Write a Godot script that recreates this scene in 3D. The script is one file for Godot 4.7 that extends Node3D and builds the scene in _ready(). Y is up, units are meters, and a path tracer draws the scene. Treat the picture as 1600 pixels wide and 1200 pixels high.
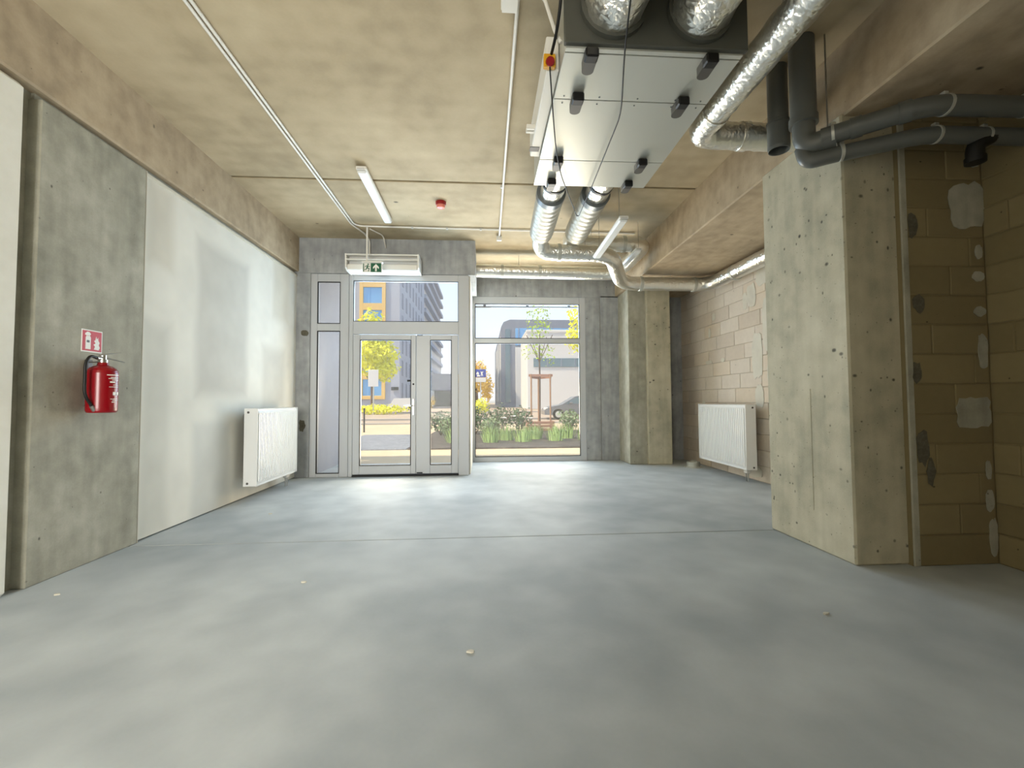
extends Node3D
# Unfinished concrete shop unit with a glazed door, a window, radiators and ventilation ducts under the ceiling.
# World: x right, y up, the glazed end lies towards -z. The camera stands at x = 0, z = 0. Meshes are built in world
# coordinates; a thing's Node3D sits at its base and its children are shifted back.

var mats := {}
var rng := RandomNumberGenerator.new()
const CEIL := 3.54

func _ready() -> void:
	rng.seed = 11
	camera_and_light()
	make_materials()
	build_shell()
	build_blockwork()
	build_glazing()
	build_radiators()
	build_safety()
	build_ceiling_services()
	build_air_unit()
	build_ducts()
	build_drains()
	build_floor_bits()
	build_outside()

# ------------------------------------------------------------------ camera, sky, sun, daylight
func camera_and_light() -> void:
	var cam := Camera3D.new()
	cam.name = "camera"
	cam.fov = 2.0 * rad_to_deg(atan(600.0 / 690.0))
	cam.near = 0.05
	cam.far = 600.0
	var by := Basis(Vector3.UP, deg_to_rad(-3.722))
	var bx := Basis(Vector3.RIGHT, deg_to_rad(2.217))
	var bz := Basis(Vector3.BACK, deg_to_rad(-0.314))
	cam.transform = Transform3D(by * bx * bz, Vector3(0, 1.10, 0))
	add_child(cam)
	cam.current = true

	var sky := ProceduralSkyMaterial.new()
	sky.sky_top_color = Color(0.80, 0.88, 0.98)
	sky.sky_horizon_color = Color(0.96, 0.97, 0.98)
	sky.sky_curve = 0.12
	sky.ground_horizon_color = Color(0.80, 0.78, 0.72)
	sky.ground_bottom_color = Color(0.55, 0.52, 0.47)
	sky.sky_energy_multiplier = 0.94
	sky.ground_energy_multiplier = 0.8
	sky.sun_angle_max = 2.0
	var env := Environment.new()
	env.background_mode = Environment.BG_SKY
	env.sky = Sky.new()
	env.sky.sky_material = sky
	env.tonemap_mode = Environment.TONE_MAPPER_LINEAR
	env.tonemap_exposure = 1.48
	env.sdfgi_enabled = true
	env.ssao_enabled = true
	env.ssil_enabled = true
	var we := WorldEnvironment.new()
	we.name = "world_environment"
	we.environment = env
	add_child(we)

	var sun := DirectionalLight3D.new()
	sun.name = "sun"
	sun.light_color = Color(1.0, 0.93, 0.80)
	sun.light_energy = 1.4
	sun.light_angular_distance = 0.6
	sun.shadow_enabled = true
	sun.basis = Basis.looking_at(Vector3(0.62, -1.0, -0.20).normalized(), Vector3.UP)
	add_child(sun)

	# daylight entering through the window and the door: cool from the sky, warm from the sunlit pavement
	daylight("daylight_window_sky", Vector3(1.8, 3.05, -8.6), Vector2(3.3, 2.8), Vector3(0, 0.05, 1), Color(0.76, 0.89, 1.0), 31.0)
	daylight("daylight_window_pavement", Vector3(1.8, 0.95, -8.85), Vector2(3.2, 1.3), Vector3(0, 0.85, 1), Color(1.0, 0.94, 0.83), 19.0)
	daylight("daylight_door_sky", Vector3(-1.15, 2.0, -6.86), Vector2(1.5, 1.8), Vector3(0, 0.05, 1), Color(0.76, 0.89, 1.0), 8.3)
	daylight("daylight_door_pavement", Vector3(-1.15, 0.65, -7.05), Vector2(1.5, 0.9), Vector3(0, 0.5, 1), Color(1.0, 0.94, 0.83), 5.0)
	daylight("rear_fill_light", Vector3(-1.6, 1.75, 3.9), Vector2(2.0, 2.6), Vector3(0, 0, -1), Color(0.99, 0.98, 0.95), 26.0)  # added fill light behind the camera, out of view

func daylight(called: String, at: Vector3, size: Vector2, towards: Vector3, colour: Color, energy: float) -> void:
	var l := AreaLight3D.new()
	l.name = called
	l.area_size = size
	l.light_color = colour
	l.light_energy = energy
	l.area_range = 30.0
	l.shadow_enabled = true
	l.basis = Basis.looking_at(towards.normalized(), Vector3.UP)
	l.position = at
	add_child(l)

# ------------------------------------------------------------------ nodes
func thing(called: String, label: String, category: String, base: Vector3, group := "") -> Node3D:
	var o := Node3D.new()
	o.name = called
	o.position = base
	o.set_meta("label", label)
	o.set_meta("category", category)
	if group:
		o.set_meta("group", group)
	add_child(o, true)
	return o

func structure(called: String, label: String, category: String, base := Vector3.ZERO) -> Node3D:
	var o := thing(called, label, category, base)
	o.set_meta("kind", "structure")
	return o

func begin() -> SurfaceTool:
	var st := SurfaceTool.new()
	st.begin(Mesh.PRIMITIVE_TRIANGLES)
	return st

# commits st (built in world coordinates) as one mesh under the thing
func piece(called: String, st: SurfaceTool, m: Material, parent: Node3D, label := "") -> MeshInstance3D:
	return inst(called, st.commit(), m, parent, label)

func inst(called: String, mesh: Mesh, m: Material, parent: Node3D, label := "") -> MeshInstance3D:
	var o := MeshInstance3D.new()
	o.name = called
	o.mesh = mesh
	o.material_override = m
	if parent.get_parent() == self and not parent is MeshInstance3D:
		o.position = -parent.position
	if label:
		o.set_meta("label", label)
	parent.add_child(o, true)
	return o

func copy_of(o: Node3D, base: Vector3, label: String) -> Node3D:
	var c: Node3D = o.duplicate()
	c.name = o.name
	c.position = base
	c.set_meta("label", label)
	add_child(c, true)
	return c

# ------------------------------------------------------------------ shapes
func tri(st: SurfaceTool, a: Vector3, b: Vector3, c: Vector3, n: Vector3) -> void:
	if (b - a).cross(c - a).dot(n) > 0.0:
		var t := b
		b = c
		c = t
	st.set_normal(n)
	st.add_vertex(a)
	st.set_normal(n)
	st.add_vertex(b)
	st.set_normal(n)
	st.add_vertex(c)

func quad(st: SurfaceTool, a: Vector3, b: Vector3, c: Vector3, d: Vector3, n: Vector3) -> void:
	tri(st, a, b, c, n)
	tri(st, a, c, d, n)

# a box with chamfered edges, turned by basis
func box(st: SurfaceTool, c: Vector3, s: Vector3, bev := 0.003, bas := Basis.IDENTITY) -> void:
	var h := s * 0.5
	bev = minf(bev, minf(h.x, minf(h.y, h.z)) * 0.8)
	var ax := [Vector3.RIGHT, Vector3.UP, Vector3.BACK]
	for i in 3:
		var u: Vector3 = ax[(i + 1) % 3]
		var v: Vector3 = ax[(i + 2) % 3]
		var hu := h[(i + 1) % 3] - bev
		var hv := h[(i + 2) % 3] - bev
		for sg in [-1.0, 1.0]:
			var n: Vector3 = ax[i] * sg
			var o := n * h[i]
			quad(st, c + bas * (o - u * hu - v * hv), c + bas * (o + u * hu - v * hv), c + bas * (o + u * hu + v * hv), c + bas * (o - u * hu + v * hv), bas * n)
	if bev <= 0.0:
		return
	for i in 3:
		var w: Vector3 = ax[i]
		var ju := (i + 1) % 3
		var jv := (i + 2) % 3
		for su in [-1.0, 1.0]:
			for sv in [-1.0, 1.0]:
				var p: Vector3 = ax[ju] * (su * h[ju]) + ax[jv] * (sv * (h[jv] - bev))
				var q: Vector3 = ax[ju] * (su * (h[ju] - bev)) + ax[jv] * (sv * h[jv])
				var l := w * (h[i] - bev)
				var n: Vector3 = (ax[ju] * su + ax[jv] * sv).normalized()
				quad(st, c + bas * (p - l), c + bas * (p + l), c + bas * (q + l), c + bas * (q - l), bas * n)
	for sx in [-1.0, 1.0]:
		for sy in [-1.0, 1.0]:
			for sz in [-1.0, 1.0]:
				var a := Vector3(sx * h.x, sy * (h.y - bev), sz * (h.z - bev))
				var b := Vector3(sx * (h.x - bev), sy * h.y, sz * (h.z - bev))
				var d := Vector3(sx * (h.x - bev), sy * (h.y - bev), sz * h.z)
				tri(st, c + bas * a, c + bas * b, c + bas * d, bas * Vector3(sx, sy, sz).normalized())

func box_lh(st: SurfaceTool, lo: Vector3, hi: Vector3, bev := 0.003) -> void:
	box(st, (lo + hi) * 0.5, (hi - lo).abs(), bev)

func bar(st: SurfaceTool, a: Vector3, b: Vector3, w: float, d: float, up := Vector3.UP, bev := 0.002) -> void:
	var t := (b - a).normalized()
	if absf(t.dot(up)) > 0.98:
		up = Vector3.RIGHT
	var x := up.cross(t).normalized()
	box(st, (a + b) * 0.5, Vector3(w, d, a.distance_to(b)), bev, Basis(x, t.cross(x), t))

# smooth quads between two rings of points with normals
func ring_strip(st: SurfaceTool, p0: PackedVector3Array, n0: PackedVector3Array, p1: PackedVector3Array, n1: PackedVector3Array) -> void:
	var k := p0.size()
	for i in k:
		var j := (i + 1) % k
		smooth_tri(st, p0[i], n0[i], p0[j], n0[j], p1[j], n1[j])
		smooth_tri(st, p0[i], n0[i], p1[j], n1[j], p1[i], n1[i])

func smooth_tri(st: SurfaceTool, a: Vector3, na: Vector3, b: Vector3, nb: Vector3, c: Vector3, nc: Vector3) -> void:
	if (b - a).cross(c - a).dot(na + nb + nc) > 0.0:
		var t := b
		b = c
		c = t
		t = nb
		nb = nc
		nc = t
	st.set_normal(na)
	st.add_vertex(a)
	st.set_normal(nb)
	st.add_vertex(b)
	st.set_normal(nc)
	st.add_vertex(c)

# a polyline with its corners rounded
func bend(pts: Array, r: float, seg := 8) -> PackedVector3Array:
	var out := PackedVector3Array()
	out.append(pts[0])
	for i in range(1, pts.size() - 1):
		var p: Vector3 = pts[i]
		var a: Vector3 = pts[i - 1]
		var b: Vector3 = pts[i + 1]
		var rr := minf(r, minf(p.distance_to(a), p.distance_to(b)) * 0.49)
		var s := p + (a - p).normalized() * rr
		var e := p + (b - p).normalized() * rr
		for k in seg + 1:
			var t := float(k) / seg
			out.append(s.lerp(p, t).lerp(p.lerp(e, t), t))
	out.append(pts[-1])
	return out

func finer(pts: PackedVector3Array, step: float) -> PackedVector3Array:
	var out := PackedVector3Array()
	for i in pts.size() - 1:
		var k := maxi(1, int(ceil(pts[i].distance_to(pts[i + 1]) / step)))
		for j in k:
			out.append(pts[i].lerp(pts[i + 1], float(j) / k))
	out.append(pts[-1])
	return out

# a tube along a path; wobble dents its surface
func tube(st: SurfaceTool, pts: PackedVector3Array, r: float, n := 16, caps := true, wobble := 0.0, seed_ := 1) -> void:
	var fn := FastNoiseLite.new()
	fn.seed = seed_
	fn.frequency = 3.5
	var up := Vector3.UP
	var t0 := (pts[1] - pts[0]).normalized()
	if absf(t0.dot(up)) > 0.9:
		up = Vector3.RIGHT
	var x := up.cross(t0).normalized()
	var pp := PackedVector3Array()
	var pn := PackedVector3Array()
	for i in pts.size():
		var t := t0
		if i == 0:
			t = (pts[1] - pts[0]).normalized()
		elif i == pts.size() - 1:
			t = (pts[i] - pts[i - 1]).normalized()
		else:
			t = ((pts[i + 1] - pts[i]).normalized() + (pts[i] - pts[i - 1]).normalized()).normalized()
		x = (x - t * x.dot(t)).normalized()
		var y := t.cross(x)
		var cp := PackedVector3Array()
		var cn := PackedVector3Array()
		for k in n:
			var a := TAU * k / n
			var d := x * cos(a) + y * sin(a)
			var rr := r
			if wobble > 0.0:
				var q := pts[i] + d * r
				rr += wobble * fn.get_noise_3d(q.x * 3.0, q.y * 3.0, q.z * 3.0)
			cp.append(pts[i] + d * rr)
			cn.append(d)
		if i > 0:
			ring_strip(st, pp, pn, cp, cn)
		if caps and (i == 0 or i == pts.size() - 1):
			var cnrm := -t if i == 0 else t
			for k in n:
				tri(st, pts[i], cp[k], cp[(k + 1) % n], cnrm)
		pp = cp
		pn = cn
		t0 = t

func rod(st: SurfaceTool, a: Vector3, b: Vector3, r: float, n := 10, caps := true) -> void:
	tube(st, PackedVector3Array([a, b]), r, n, caps)

# a solid turned round an axis: prof holds (radius, height along the axis) pairs
func lathe(st: SurfaceTool, base: Vector3, axis: Vector3, prof: Array, n := 24) -> void:
	axis = axis.normalized()
	var x := (Vector3.RIGHT if absf(axis.x) < 0.9 else Vector3.UP).cross(axis).normalized()
	var y := axis.cross(x)
	for i in prof.size() - 1:
		var a: Vector2 = prof[i]
		var b: Vector2 = prof[i + 1]
		var d := b - a
		if d.length() < 1e-6:
			continue
		var nr := Vector2(d.y, -d.x).normalized()
		for k in n:
			var u := TAU * k / n
			var v := TAU * (k + 1) / n
			var du := x * cos(u) + y * sin(u)
			var dv := x * cos(v) + y * sin(v)
			var nu := du * nr.x + axis * nr.y
			var nv := dv * nr.x + axis * nr.y
			var p0 := base + du * a.x + axis * a.y
			var p1 := base + dv * a.x + axis * a.y
			var p2 := base + dv * b.x + axis * b.y
			var p3 := base + du * b.x + axis * b.y
			if a.x > 1e-6:
				smooth_tri(st, p0, nu, p1, nv, p2, nv)
			if b.x > 1e-6:
				smooth_tri(st, p0, nu, p2, nv, p3, nu)

# a flat outline given a thickness along basis.z; points lie in basis.x, basis.y round origin
func prism(st: SurfaceTool, pts: PackedVector2Array, thick: float, origin: Vector3, bas: Basis) -> void:
	if Geometry2D.is_polygon_clockwise(pts):
		pts.reverse()
	var idx := Geometry2D.triangulate_polygon(pts)
	for i in range(0, idx.size(), 3):
		for s in [0.0, 1.0]:
			var q := []
			for j in 3:
				var p := pts[idx[i + j]]
				q.append(origin + bas * Vector3(p.x, p.y, thick * s))
			tri(st, q[0], q[1], q[2], bas.z * (1.0 if s > 0.5 else -1.0))
	for i in pts.size():
		var a := pts[i]
		var b := pts[(i + 1) % pts.size()]
		var n2 := Vector2(b.y - a.y, a.x - b.x).normalized()
		var n := bas * Vector3(n2.x, n2.y, 0)
		quad(st, origin + bas * Vector3(a.x, a.y, 0), origin + bas * Vector3(b.x, b.y, 0), origin + bas * Vector3(b.x, b.y, thick), origin + bas * Vector3(a.x, a.y, thick), n)

func blob(r: Vector2, k: int, rough: float, power := 2.0) -> PackedVector2Array:
	var out := PackedVector2Array()
	for i in k:
		var a := TAU * i / k
		var c := cos(a)
		var s := sin(a)
		var e := pow(pow(absf(c), power) + pow(absf(s), power), -1.0 / power)
		var w := 1.0 + rng.randf_range(-rough, rough)
		out.append(Vector2(c * e * r.x, s * e * r.y) * w)
	return out

# ------------------------------------------------------------------ materials
func flat(called: String, c: Color, rough := 0.6, metal := 0.0) -> StandardMaterial3D:
	var m := StandardMaterial3D.new()
	m.resource_name = called
	m.albedo_color = c
	m.roughness = rough
	m.metallic = metal
	mats[called] = m
	return m

func noise_bytes(size: int, seed_: int, freq: float, oct := 4, stretch := false) -> PackedByteArray:
	var f := FastNoiseLite.new()
	f.seed = seed_
	f.frequency = freq
	f.fractal_octaves = oct
	f.noise_type = FastNoiseLite.TYPE_SIMPLEX_SMOOTH
	var im := f.get_seamless_image(size, size if not stretch else maxi(16, size / 8), false, false, 0.15, true)
	im.convert(Image.FORMAT_L8)
	if stretch:
		im.resize(size, size, Image.INTERPOLATE_CUBIC)
	return im.get_data()

# cloudy cast concrete: three tones mixed by noises, optional vertical streaks and air pits
func concrete_image(size: int, seed_: int, dark: Color, mid: Color, light: Color, w: Array, pits := 0, streak := 0.0, lines := 0.0) -> Image:
	var n1 := noise_bytes(size, seed_, 3.0 / size, 4)
	var n2 := noise_bytes(size, seed_ + 7, 14.0 / size, 3)
	var n3 := noise_bytes(size, seed_ + 13, 0.25, 2)
	var n4 := noise_bytes(size, seed_ + 19, 18.0 / size, 3, true) if streak > 0.0 else n1
	var data := PackedByteArray()
	data.resize(size * size * 3)
	var w1: float = w[0]
	var w2: float = w[1]
	var w3: float = w[2]
	for i in size * size:
		var v := 0.5 + (w1 * (n1[i] - 128) + w2 * (n2[i] - 128) + w3 * (n3[i] - 128) + streak * (n4[i] - 128)) / 255.0
		if lines > 0.0:
			v += lines * sin(float(i / size) * TAU * 24.0 / size)
		v = clampf(v, 0.0, 1.0)
		var c := dark.lerp(mid, v * 2.0) if v < 0.5 else mid.lerp(light, v * 2.0 - 1.0)
		data[i * 3] = int(c.r * 255.0)
		data[i * 3 + 1] = int(c.g * 255.0)
		data[i * 3 + 2] = int(c.b * 255.0)
	var im := Image.create_from_data(size, size, false, Image.FORMAT_RGB8, data)
	var r := RandomNumberGenerator.new()
	r.seed = seed_
	for k in pits:
		var cx := r.randi_range(4, size - 8)
		var cy := r.randi_range(4, size - 8)
		var rad := pow(r.randf(), 5.0) * 3.4 + 0.7
		var el := r.randf_range(0.6, 1.8)
		var dk := r.randf_range(0.35, 0.75)
		for y in range(-6, 7):
			for x in range(-4, 5):
				var d := Vector2(x * el, y).length() / rad
				if d < 1.0 and cx + x >= 0 and cx + x < size and cy + y >= 0 and cy + y < size:
					var c := im.get_pixel(cx + x, cy + y)
					im.set_pixel(cx + x, cy + y, c.darkened((1.0 - dk) * (1.0 - d * d)))
	return im

func triplanar(called: String, im: Image, metres: float, rough: float, bump := 0.0, seed_ := 3) -> StandardMaterial3D:
	var m := StandardMaterial3D.new()
	m.resource_name = called
	m.albedo_texture = ImageTexture.create_from_image(im)
	m.roughness = rough
	m.uv1_triplanar = true
	m.uv1_world_triplanar = true
	m.uv1_triplanar_sharpness = 8.0
	m.uv1_scale = Vector3.ONE / metres
	if bump > 0.0:
		m.heightmap_enabled = true
		var g: Image = im.duplicate()
		g.convert(Image.FORMAT_L8)
		m.heightmap_texture = ImageTexture.create_from_image(g)
		m.heightmap_scale = bump
	mats[called] = m
	return m

func crinkle_normal(called: String, freq: float, strength: float) -> ImageTexture:
	var f := FastNoiseLite.new()
	f.seed = 5
	f.frequency = freq
	f.noise_type = FastNoiseLite.TYPE_CELLULAR
	f.cellular_return_type = FastNoiseLite.RETURN_DISTANCE2_SUB
	f.fractal_octaves = 2
	var im := f.get_seamless_image(256, 256, false, false, 0.15, true)
	im.convert(Image.FORMAT_RGBA8)
	im.bump_map_to_normal_map(strength)
	return ImageTexture.create_from_image(im)

func make_materials() -> void:
	triplanar("ceiling", concrete_image(640, 21, Color(0.60, 0.545, 0.44), Color(0.71, 0.65, 0.535), Color(0.79, 0.735, 0.62), [0.55, 0.35, 0.08], 8, 0.0, 0.03), 4.2, 0.85, 0.15)
	triplanar("beam", concrete_image(512, 31, Color(0.58, 0.52, 0.43), Color(0.70, 0.63, 0.525), Color(0.79, 0.73, 0.62), [0.5, 0.4, 0.12], 40, 0.2), 2.6, 0.85, 0.15)
	triplanar("concrete", concrete_image(512, 41, Color(0.53, 0.525, 0.47), Color(0.64, 0.63, 0.57), Color(0.75, 0.74, 0.68), [0.5, 0.4, 0.15], 50, 0.4), 2.2, 0.8, 0.12)
	triplanar("concrete_front", concrete_image(512, 45, Color(0.52, 0.53, 0.535), Color(0.62, 0.63, 0.635), Color(0.72, 0.73, 0.73), [0.5, 0.4, 0.12], 30, 0.5), 2.4, 0.8, 0.1)
	triplanar("column", concrete_image(768, 51, Color(0.61, 0.595, 0.52), Color(0.73, 0.705, 0.615), Color(0.81, 0.785, 0.70), [0.45, 0.45, 0.15], 900, 0.55), 3.1, 0.8, 0.25)
	triplanar("floor", concrete_image(1024, 61, Color(0.635, 0.66, 0.672), Color(0.705, 0.727, 0.735), Color(0.775, 0.796, 0.80), [0.95, 0.65, 0.08], 0), 7.5, 0.65, 0.03)
	mats.floor.metallic_specular = 0.25
	triplanar("block", concrete_image(384, 71, Color(0.80, 0.755, 0.695), Color(0.84, 0.795, 0.735), Color(0.875, 0.835, 0.775), [0.3, 0.3, 0.2], 20), 1.1, 0.9, 0.1)
	mats["block_pale"] = mats["block"].duplicate()
	mats["block_pale"].albedo_color = Color(1.0, 0.985, 0.96)
	mats["block_brown"] = mats["block"].duplicate()
	mats["block_brown"].albedo_color = Color(0.96, 0.95, 0.94)
	for k in 3:  # the alcove's shade is put into these darker block colours
		mats["alcove_shade_block_%d" % k] = mats["block"].duplicate()
		mats["alcove_shade_block_%d" % k].albedo_color = [Color(0.64, 0.61, 0.49), Color(0.615, 0.585, 0.465), Color(0.665, 0.635, 0.51)][k]
	mats["mortar"] = mats["block"].duplicate()
	mats["mortar"].albedo_color = Color(0.90, 0.88, 0.86)
	triplanar("plaster", concrete_image(256, 81, Color(0.78, 0.755, 0.70), Color(0.83, 0.81, 0.75), Color(0.87, 0.85, 0.80), [0.5, 0.3, 0.1]), 1.6, 0.85, 0.03)
	triplanar("broken", concrete_image(128, 87, Color(0.26, 0.25, 0.21), Color(0.36, 0.345, 0.29), Color(0.46, 0.44, 0.38), [0.4, 0.4, 0.3]), 0.5, 0.95)
	triplanar("white_wall", concrete_image(256, 83, Color(0.88, 0.87, 0.82), Color(0.92, 0.91, 0.865), Color(0.945, 0.94, 0.90), [0.5, 0.3, 0.1]), 1.6, 0.8, 0.03)
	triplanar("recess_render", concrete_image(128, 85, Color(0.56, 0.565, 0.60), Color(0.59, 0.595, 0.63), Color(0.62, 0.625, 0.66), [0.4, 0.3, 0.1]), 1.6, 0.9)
	flat("upvc", Color(0.735, 0.745, 0.755), 0.35)
	flat("gasket", Color(0.05, 0.055, 0.06), 0.6)
	flat("steel", Color(0.72, 0.72, 0.71), 0.32, 1.0)
	flat("radiator", Color(0.93, 0.935, 0.93), 0.3)
	flat("radiator_grille", Color(0.80, 0.80, 0.79), 0.4)
	flat("white_plastic", Color(0.90, 0.89, 0.86), 0.4)
	flat("red_paint", Color(0.54, 0.01, 0.07), 0.25)
	flat("red_sign", Color(0.76, 0.10, 0.14), 0.5)
	flat("sign_white", Color(0.94, 0.93, 0.90), 0.5)
	flat("sign_green", Color(0.02, 0.36, 0.24), 0.5)
	flat("black_rubber", Color(0.03, 0.03, 0.03), 0.55)
	flat("black_plastic", Color(0.045, 0.04, 0.04), 0.45)
	flat("grey_plastic", Color(0.32, 0.31, 0.29), 0.45)
	flat("unit_grey", Color(0.31, 0.315, 0.29), 0.55)
	flat("yellow_plastic", Color(0.85, 0.62, 0.10), 0.45)
	flat("beacon_red", Color(0.55, 0.05, 0.08), 0.35)
	flat("beacon_lens", Color(0.86, 0.50, 0.44), 0.3)
	flat("pvc_grey", Color(0.37, 0.38, 0.37), 0.38)
	flat("dark_void", Color(0.02, 0.02, 0.02), 0.9)
	flat("galvanised", Color(0.77, 0.775, 0.745), 0.38, 0.45)
	flat("tape_grey", Color(0.42, 0.44, 0.45), 0.4, 0.4)
	var foil := flat("foil", Color(0.92, 0.915, 0.89), 0.28, 0.9)
	foil.normal_enabled = true
	foil.normal_texture = crinkle_normal("foil", 0.03, 3.0)
	foil.normal_scale = 1.4
	foil.uv1_triplanar = true
	foil.uv1_world_triplanar = true
	foil.uv1_scale = Vector3.ONE * 2.2
	var sl := flat("sleeve", Color(0.74, 0.735, 0.70), 0.45, 0.45)
	sl.normal_enabled = true
	sl.normal_texture = foil.normal_texture
	sl.normal_scale = 0.3
	sl.uv1_triplanar = true
	sl.uv1_world_triplanar = true
	sl.uv1_scale = Vector3.ONE * 3.0
	var gl := flat("glass", Color(1, 1, 1, 0.06), 0.0)
	gl.metallic_specular = 0.15
	gl.transparency = BaseMaterial3D.TRANSPARENCY_ALPHA

# ------------------------------------------------------------------ shell
func build_shell() -> void:
	var st: SurfaceTool
	var f := structure("floor", "bare power-floated grey concrete floor with one saw-cut joint across it", "floor")
	st = begin()
	box_lh(st, Vector3(-3.2, -0.14, -3.621), Vector3(4.2, 0.0, 4.2), 0.004)
	piece("slab", st, mats.floor, f)
	st = begin()
	box_lh(st, Vector3(-3.2, -0.14, -8.06), Vector3(4.2, 0.0, -3.635), 0.004)
	piece("slab", st, mats.floor, f)
	st = begin()
	box_lh(st, Vector3(-3.2, -0.3, -8.06), Vector3(4.2, -0.04, 4.2), 0.0)
	piece("sub_base", st, mats.dark_void, f)

	var c := structure("ceiling", "bare formwork concrete ceiling slab with one narrow joint running across", "ceiling")
	st = begin()
	box_lh(st, Vector3(-3.2, CEIL, -4.853), Vector3(4.2, 3.75, 4.2), 0.006)
	piece("slab", st, mats.ceiling, c)
	st = begin()
	box_lh(st, Vector3(-3.2, CEIL, -8.3), Vector3(4.2, 3.75, -4.887), 0.006)
	piece("slab", st, mats.ceiling, c)
	st = begin()
	box_lh(st, Vector3(-3.2, CEIL + 0.03, -8.3), Vector3(4.2, 3.9, 4.2), 0.0)
	piece("topping", st, mats.dark_void, c)

	var w := structure("wall_left", "left wall of concrete pier and pale patched plasterboard panel below the beam", "wall")
	st = begin()
	box_lh(st, Vector3(-3.1, 0, -2.755), Vector3(-2.71, 3.0, 4.2), 0.03)
	piece("plastered_panel", st, mats.white_wall, w, "near white plastered panel")
	st = begin()
	box_lh(st, Vector3(-3.2, 0, -2.9), Vector3(-2.80, 3.03, -2.7), 0.0)
	piece("slot", st, mats.concrete, w)
	st = begin()
	box_lh(st, Vector3(-3.1, 0, -3.70), Vector3(-2.72, 2.985, -2.845), 0.006)
	piece("pier", st, mats.concrete, w, "grey cast concrete pier")
	build_board(w)
	st = begin()
	box_lh(st, Vector3(-3.1, 2.985, -6.66), Vector3(-2.78, 3.04, -2.86), 0.0)
	piece("joint_filler", st, mats.concrete, w)
	st = begin()
	box_lh(st, Vector3(-3.2, 0, -6.9), Vector3(-2.80, 3.0, -3.70), 0.0)
	piece("masonry", st, mats.mortar, w)

	var bl := structure("beam", "long concrete downstand beam along the top of the left wall", "beam")
	st = begin()
	box_lh(st, Vector3(-3.2, 3.03, -6.66), Vector3(-2.715, 3.56, 4.2), 0.012)
	piece("beam_body", st, mats.beam, bl)
	var br := structure("beam", "wide concrete downstand beam over the right-hand column and block wall", "beam")
	st = begin()
	box_lh(st, Vector3(2.46, 3.04, -8.2), Vector3(4.2, 3.56, 4.2), 0.012)
	piece("beam_body", st, mats.beam, br)

	var fw := structure("wall_front", "concrete front wall around the glazed door and the shop window", "wall")
	st = begin()
	box_lh(st, Vector3(-3.0, 3.012, -6.95), Vector3(-0.115, 3.56, -6.65), 0.008)
	piece("lintel", st, mats.concrete_front, fw)
	st = begin()
	box_lh(st, Vector3(-0.31, 3.012, -8.3), Vector3(-0.115, 3.56, -6.94), 0.004)
	piece("cheek", st, mats.concrete_front, fw)
	st = begin()
	box_lh(st, Vector3(-3.0, 0, -6.95), Vector3(-2.545, 3.012, -6.65), 0.006)
	piece("cheek", st, mats.concrete_front, fw)
	st = begin()
	box_lh(st, Vector3(-0.31, 0, -8.3), Vector3(-0.195, 3.012, -6.745), 0.004)
	piece("cheek", st, mats.plaster, fw)
	st = begin()
	box_lh(st, Vector3(-0.31, 3.02, -8.3), Vector3(2.6, 3.56, -8.05), 0.006)
	piece("lintel", st, mats.concrete_front, fw)
	st = begin()
	box_lh(st, Vector3(1.895, 0, -8.3), Vector3(2.17, 3.02, -8.05), 0.005)
	piece("wall_panel", st, mats.concrete_front, fw)
	st = begin()
	box_lh(st, Vector3(2.178, 0, -8.3), Vector3(4.2, 3.05, -8.05), 0.005)
	piece("wall_panel", st, mats.concrete_front, fw)
	st = begin()
	box_lh(st, Vector3(2.1, 0, -8.28), Vector3(2.3, 3.02, -8.07), 0.0)
	piece("joint_filler", st, mats.mortar, fw)
	for q in [[-2.62, 2.12, 0.05, 0.05], [-2.64, 0.76, 0.045, 0.09]]:
		chip(fw, Vector3(q[0], q[1], -6.649), Vector3.BACK, Vector2(q[2], q[3]), mats.broken)
	# the facade goes on above the shop front
	var fa := structure("wall_facade", "outer facade above the shop front, seen only as shade on the pavement", "wall")
	st = begin()
	box_lh(st, Vector3(-14, 3.56, -8.32), Vector3(14, 4.6, -7.9), 0.01)
	piece("facade_panel", st, mats.plaster, fa)

	var p := structure("pillar", "paired concrete pilaster in the far right corner beside the window", "pillar", Vector3(2.88, 0, -7.8))
	st = begin()
	box_lh(st, Vector3(2.515, 0, -8.06), Vector3(2.835, 3.05, -7.49), 0.01)
	piece("shaft", st, mats.concrete, p)
	st = begin()
	box_lh(st, Vector3(2.82, 0, -8.06), Vector3(3.24, 3.05, -7.42), 0.012)
	piece("shaft", st, mats.column, p)

	var col := structure("column", "big pitted concrete column standing on the right", "column", Vector3(2.6, 0, -3.2))
	st = begin()
	box_lh(st, Vector3(2.448, 0, -3.66), Vector3(2.83, 3.06, -2.80), 0.012)
	piece("shaft", st, mats.column, col)
	st = begin()
	box_lh(st, Vector3(2.4455, 0.28, -3.168), Vector3(2.449, 1.18, -3.160), 0.001)
	piece("formwork_seam", st, mats.column, col)
	st = begin()
	box_lh(st, Vector3(2.83, 0, -3.66), Vector3(3.9, 3.05, -3.4), 0.0)
	piece("return_wall", st, mats.block, col)

	# behind the camera the room closes with a plain plastered wall
	var rw := structure("wall_rear", "rear wall of the unit around the added window behind the viewer", "wall")
	st = begin()
	box_lh(st, Vector3(-3.2, 0, 4.0), Vector3(-2.62, 3.6, 4.2), 0.0)
	box_lh(st, Vector3(-0.58, 0, 4.0), Vector3(4.2, 3.6, 4.2), 0.0)
	box_lh(st, Vector3(-2.62, 0, 4.0), Vector3(-0.58, 0.35, 4.2), 0.0)
	box_lh(st, Vector3(-2.62, 3.1, 4.0), Vector3(-0.58, 3.6, 4.2), 0.0)
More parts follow.
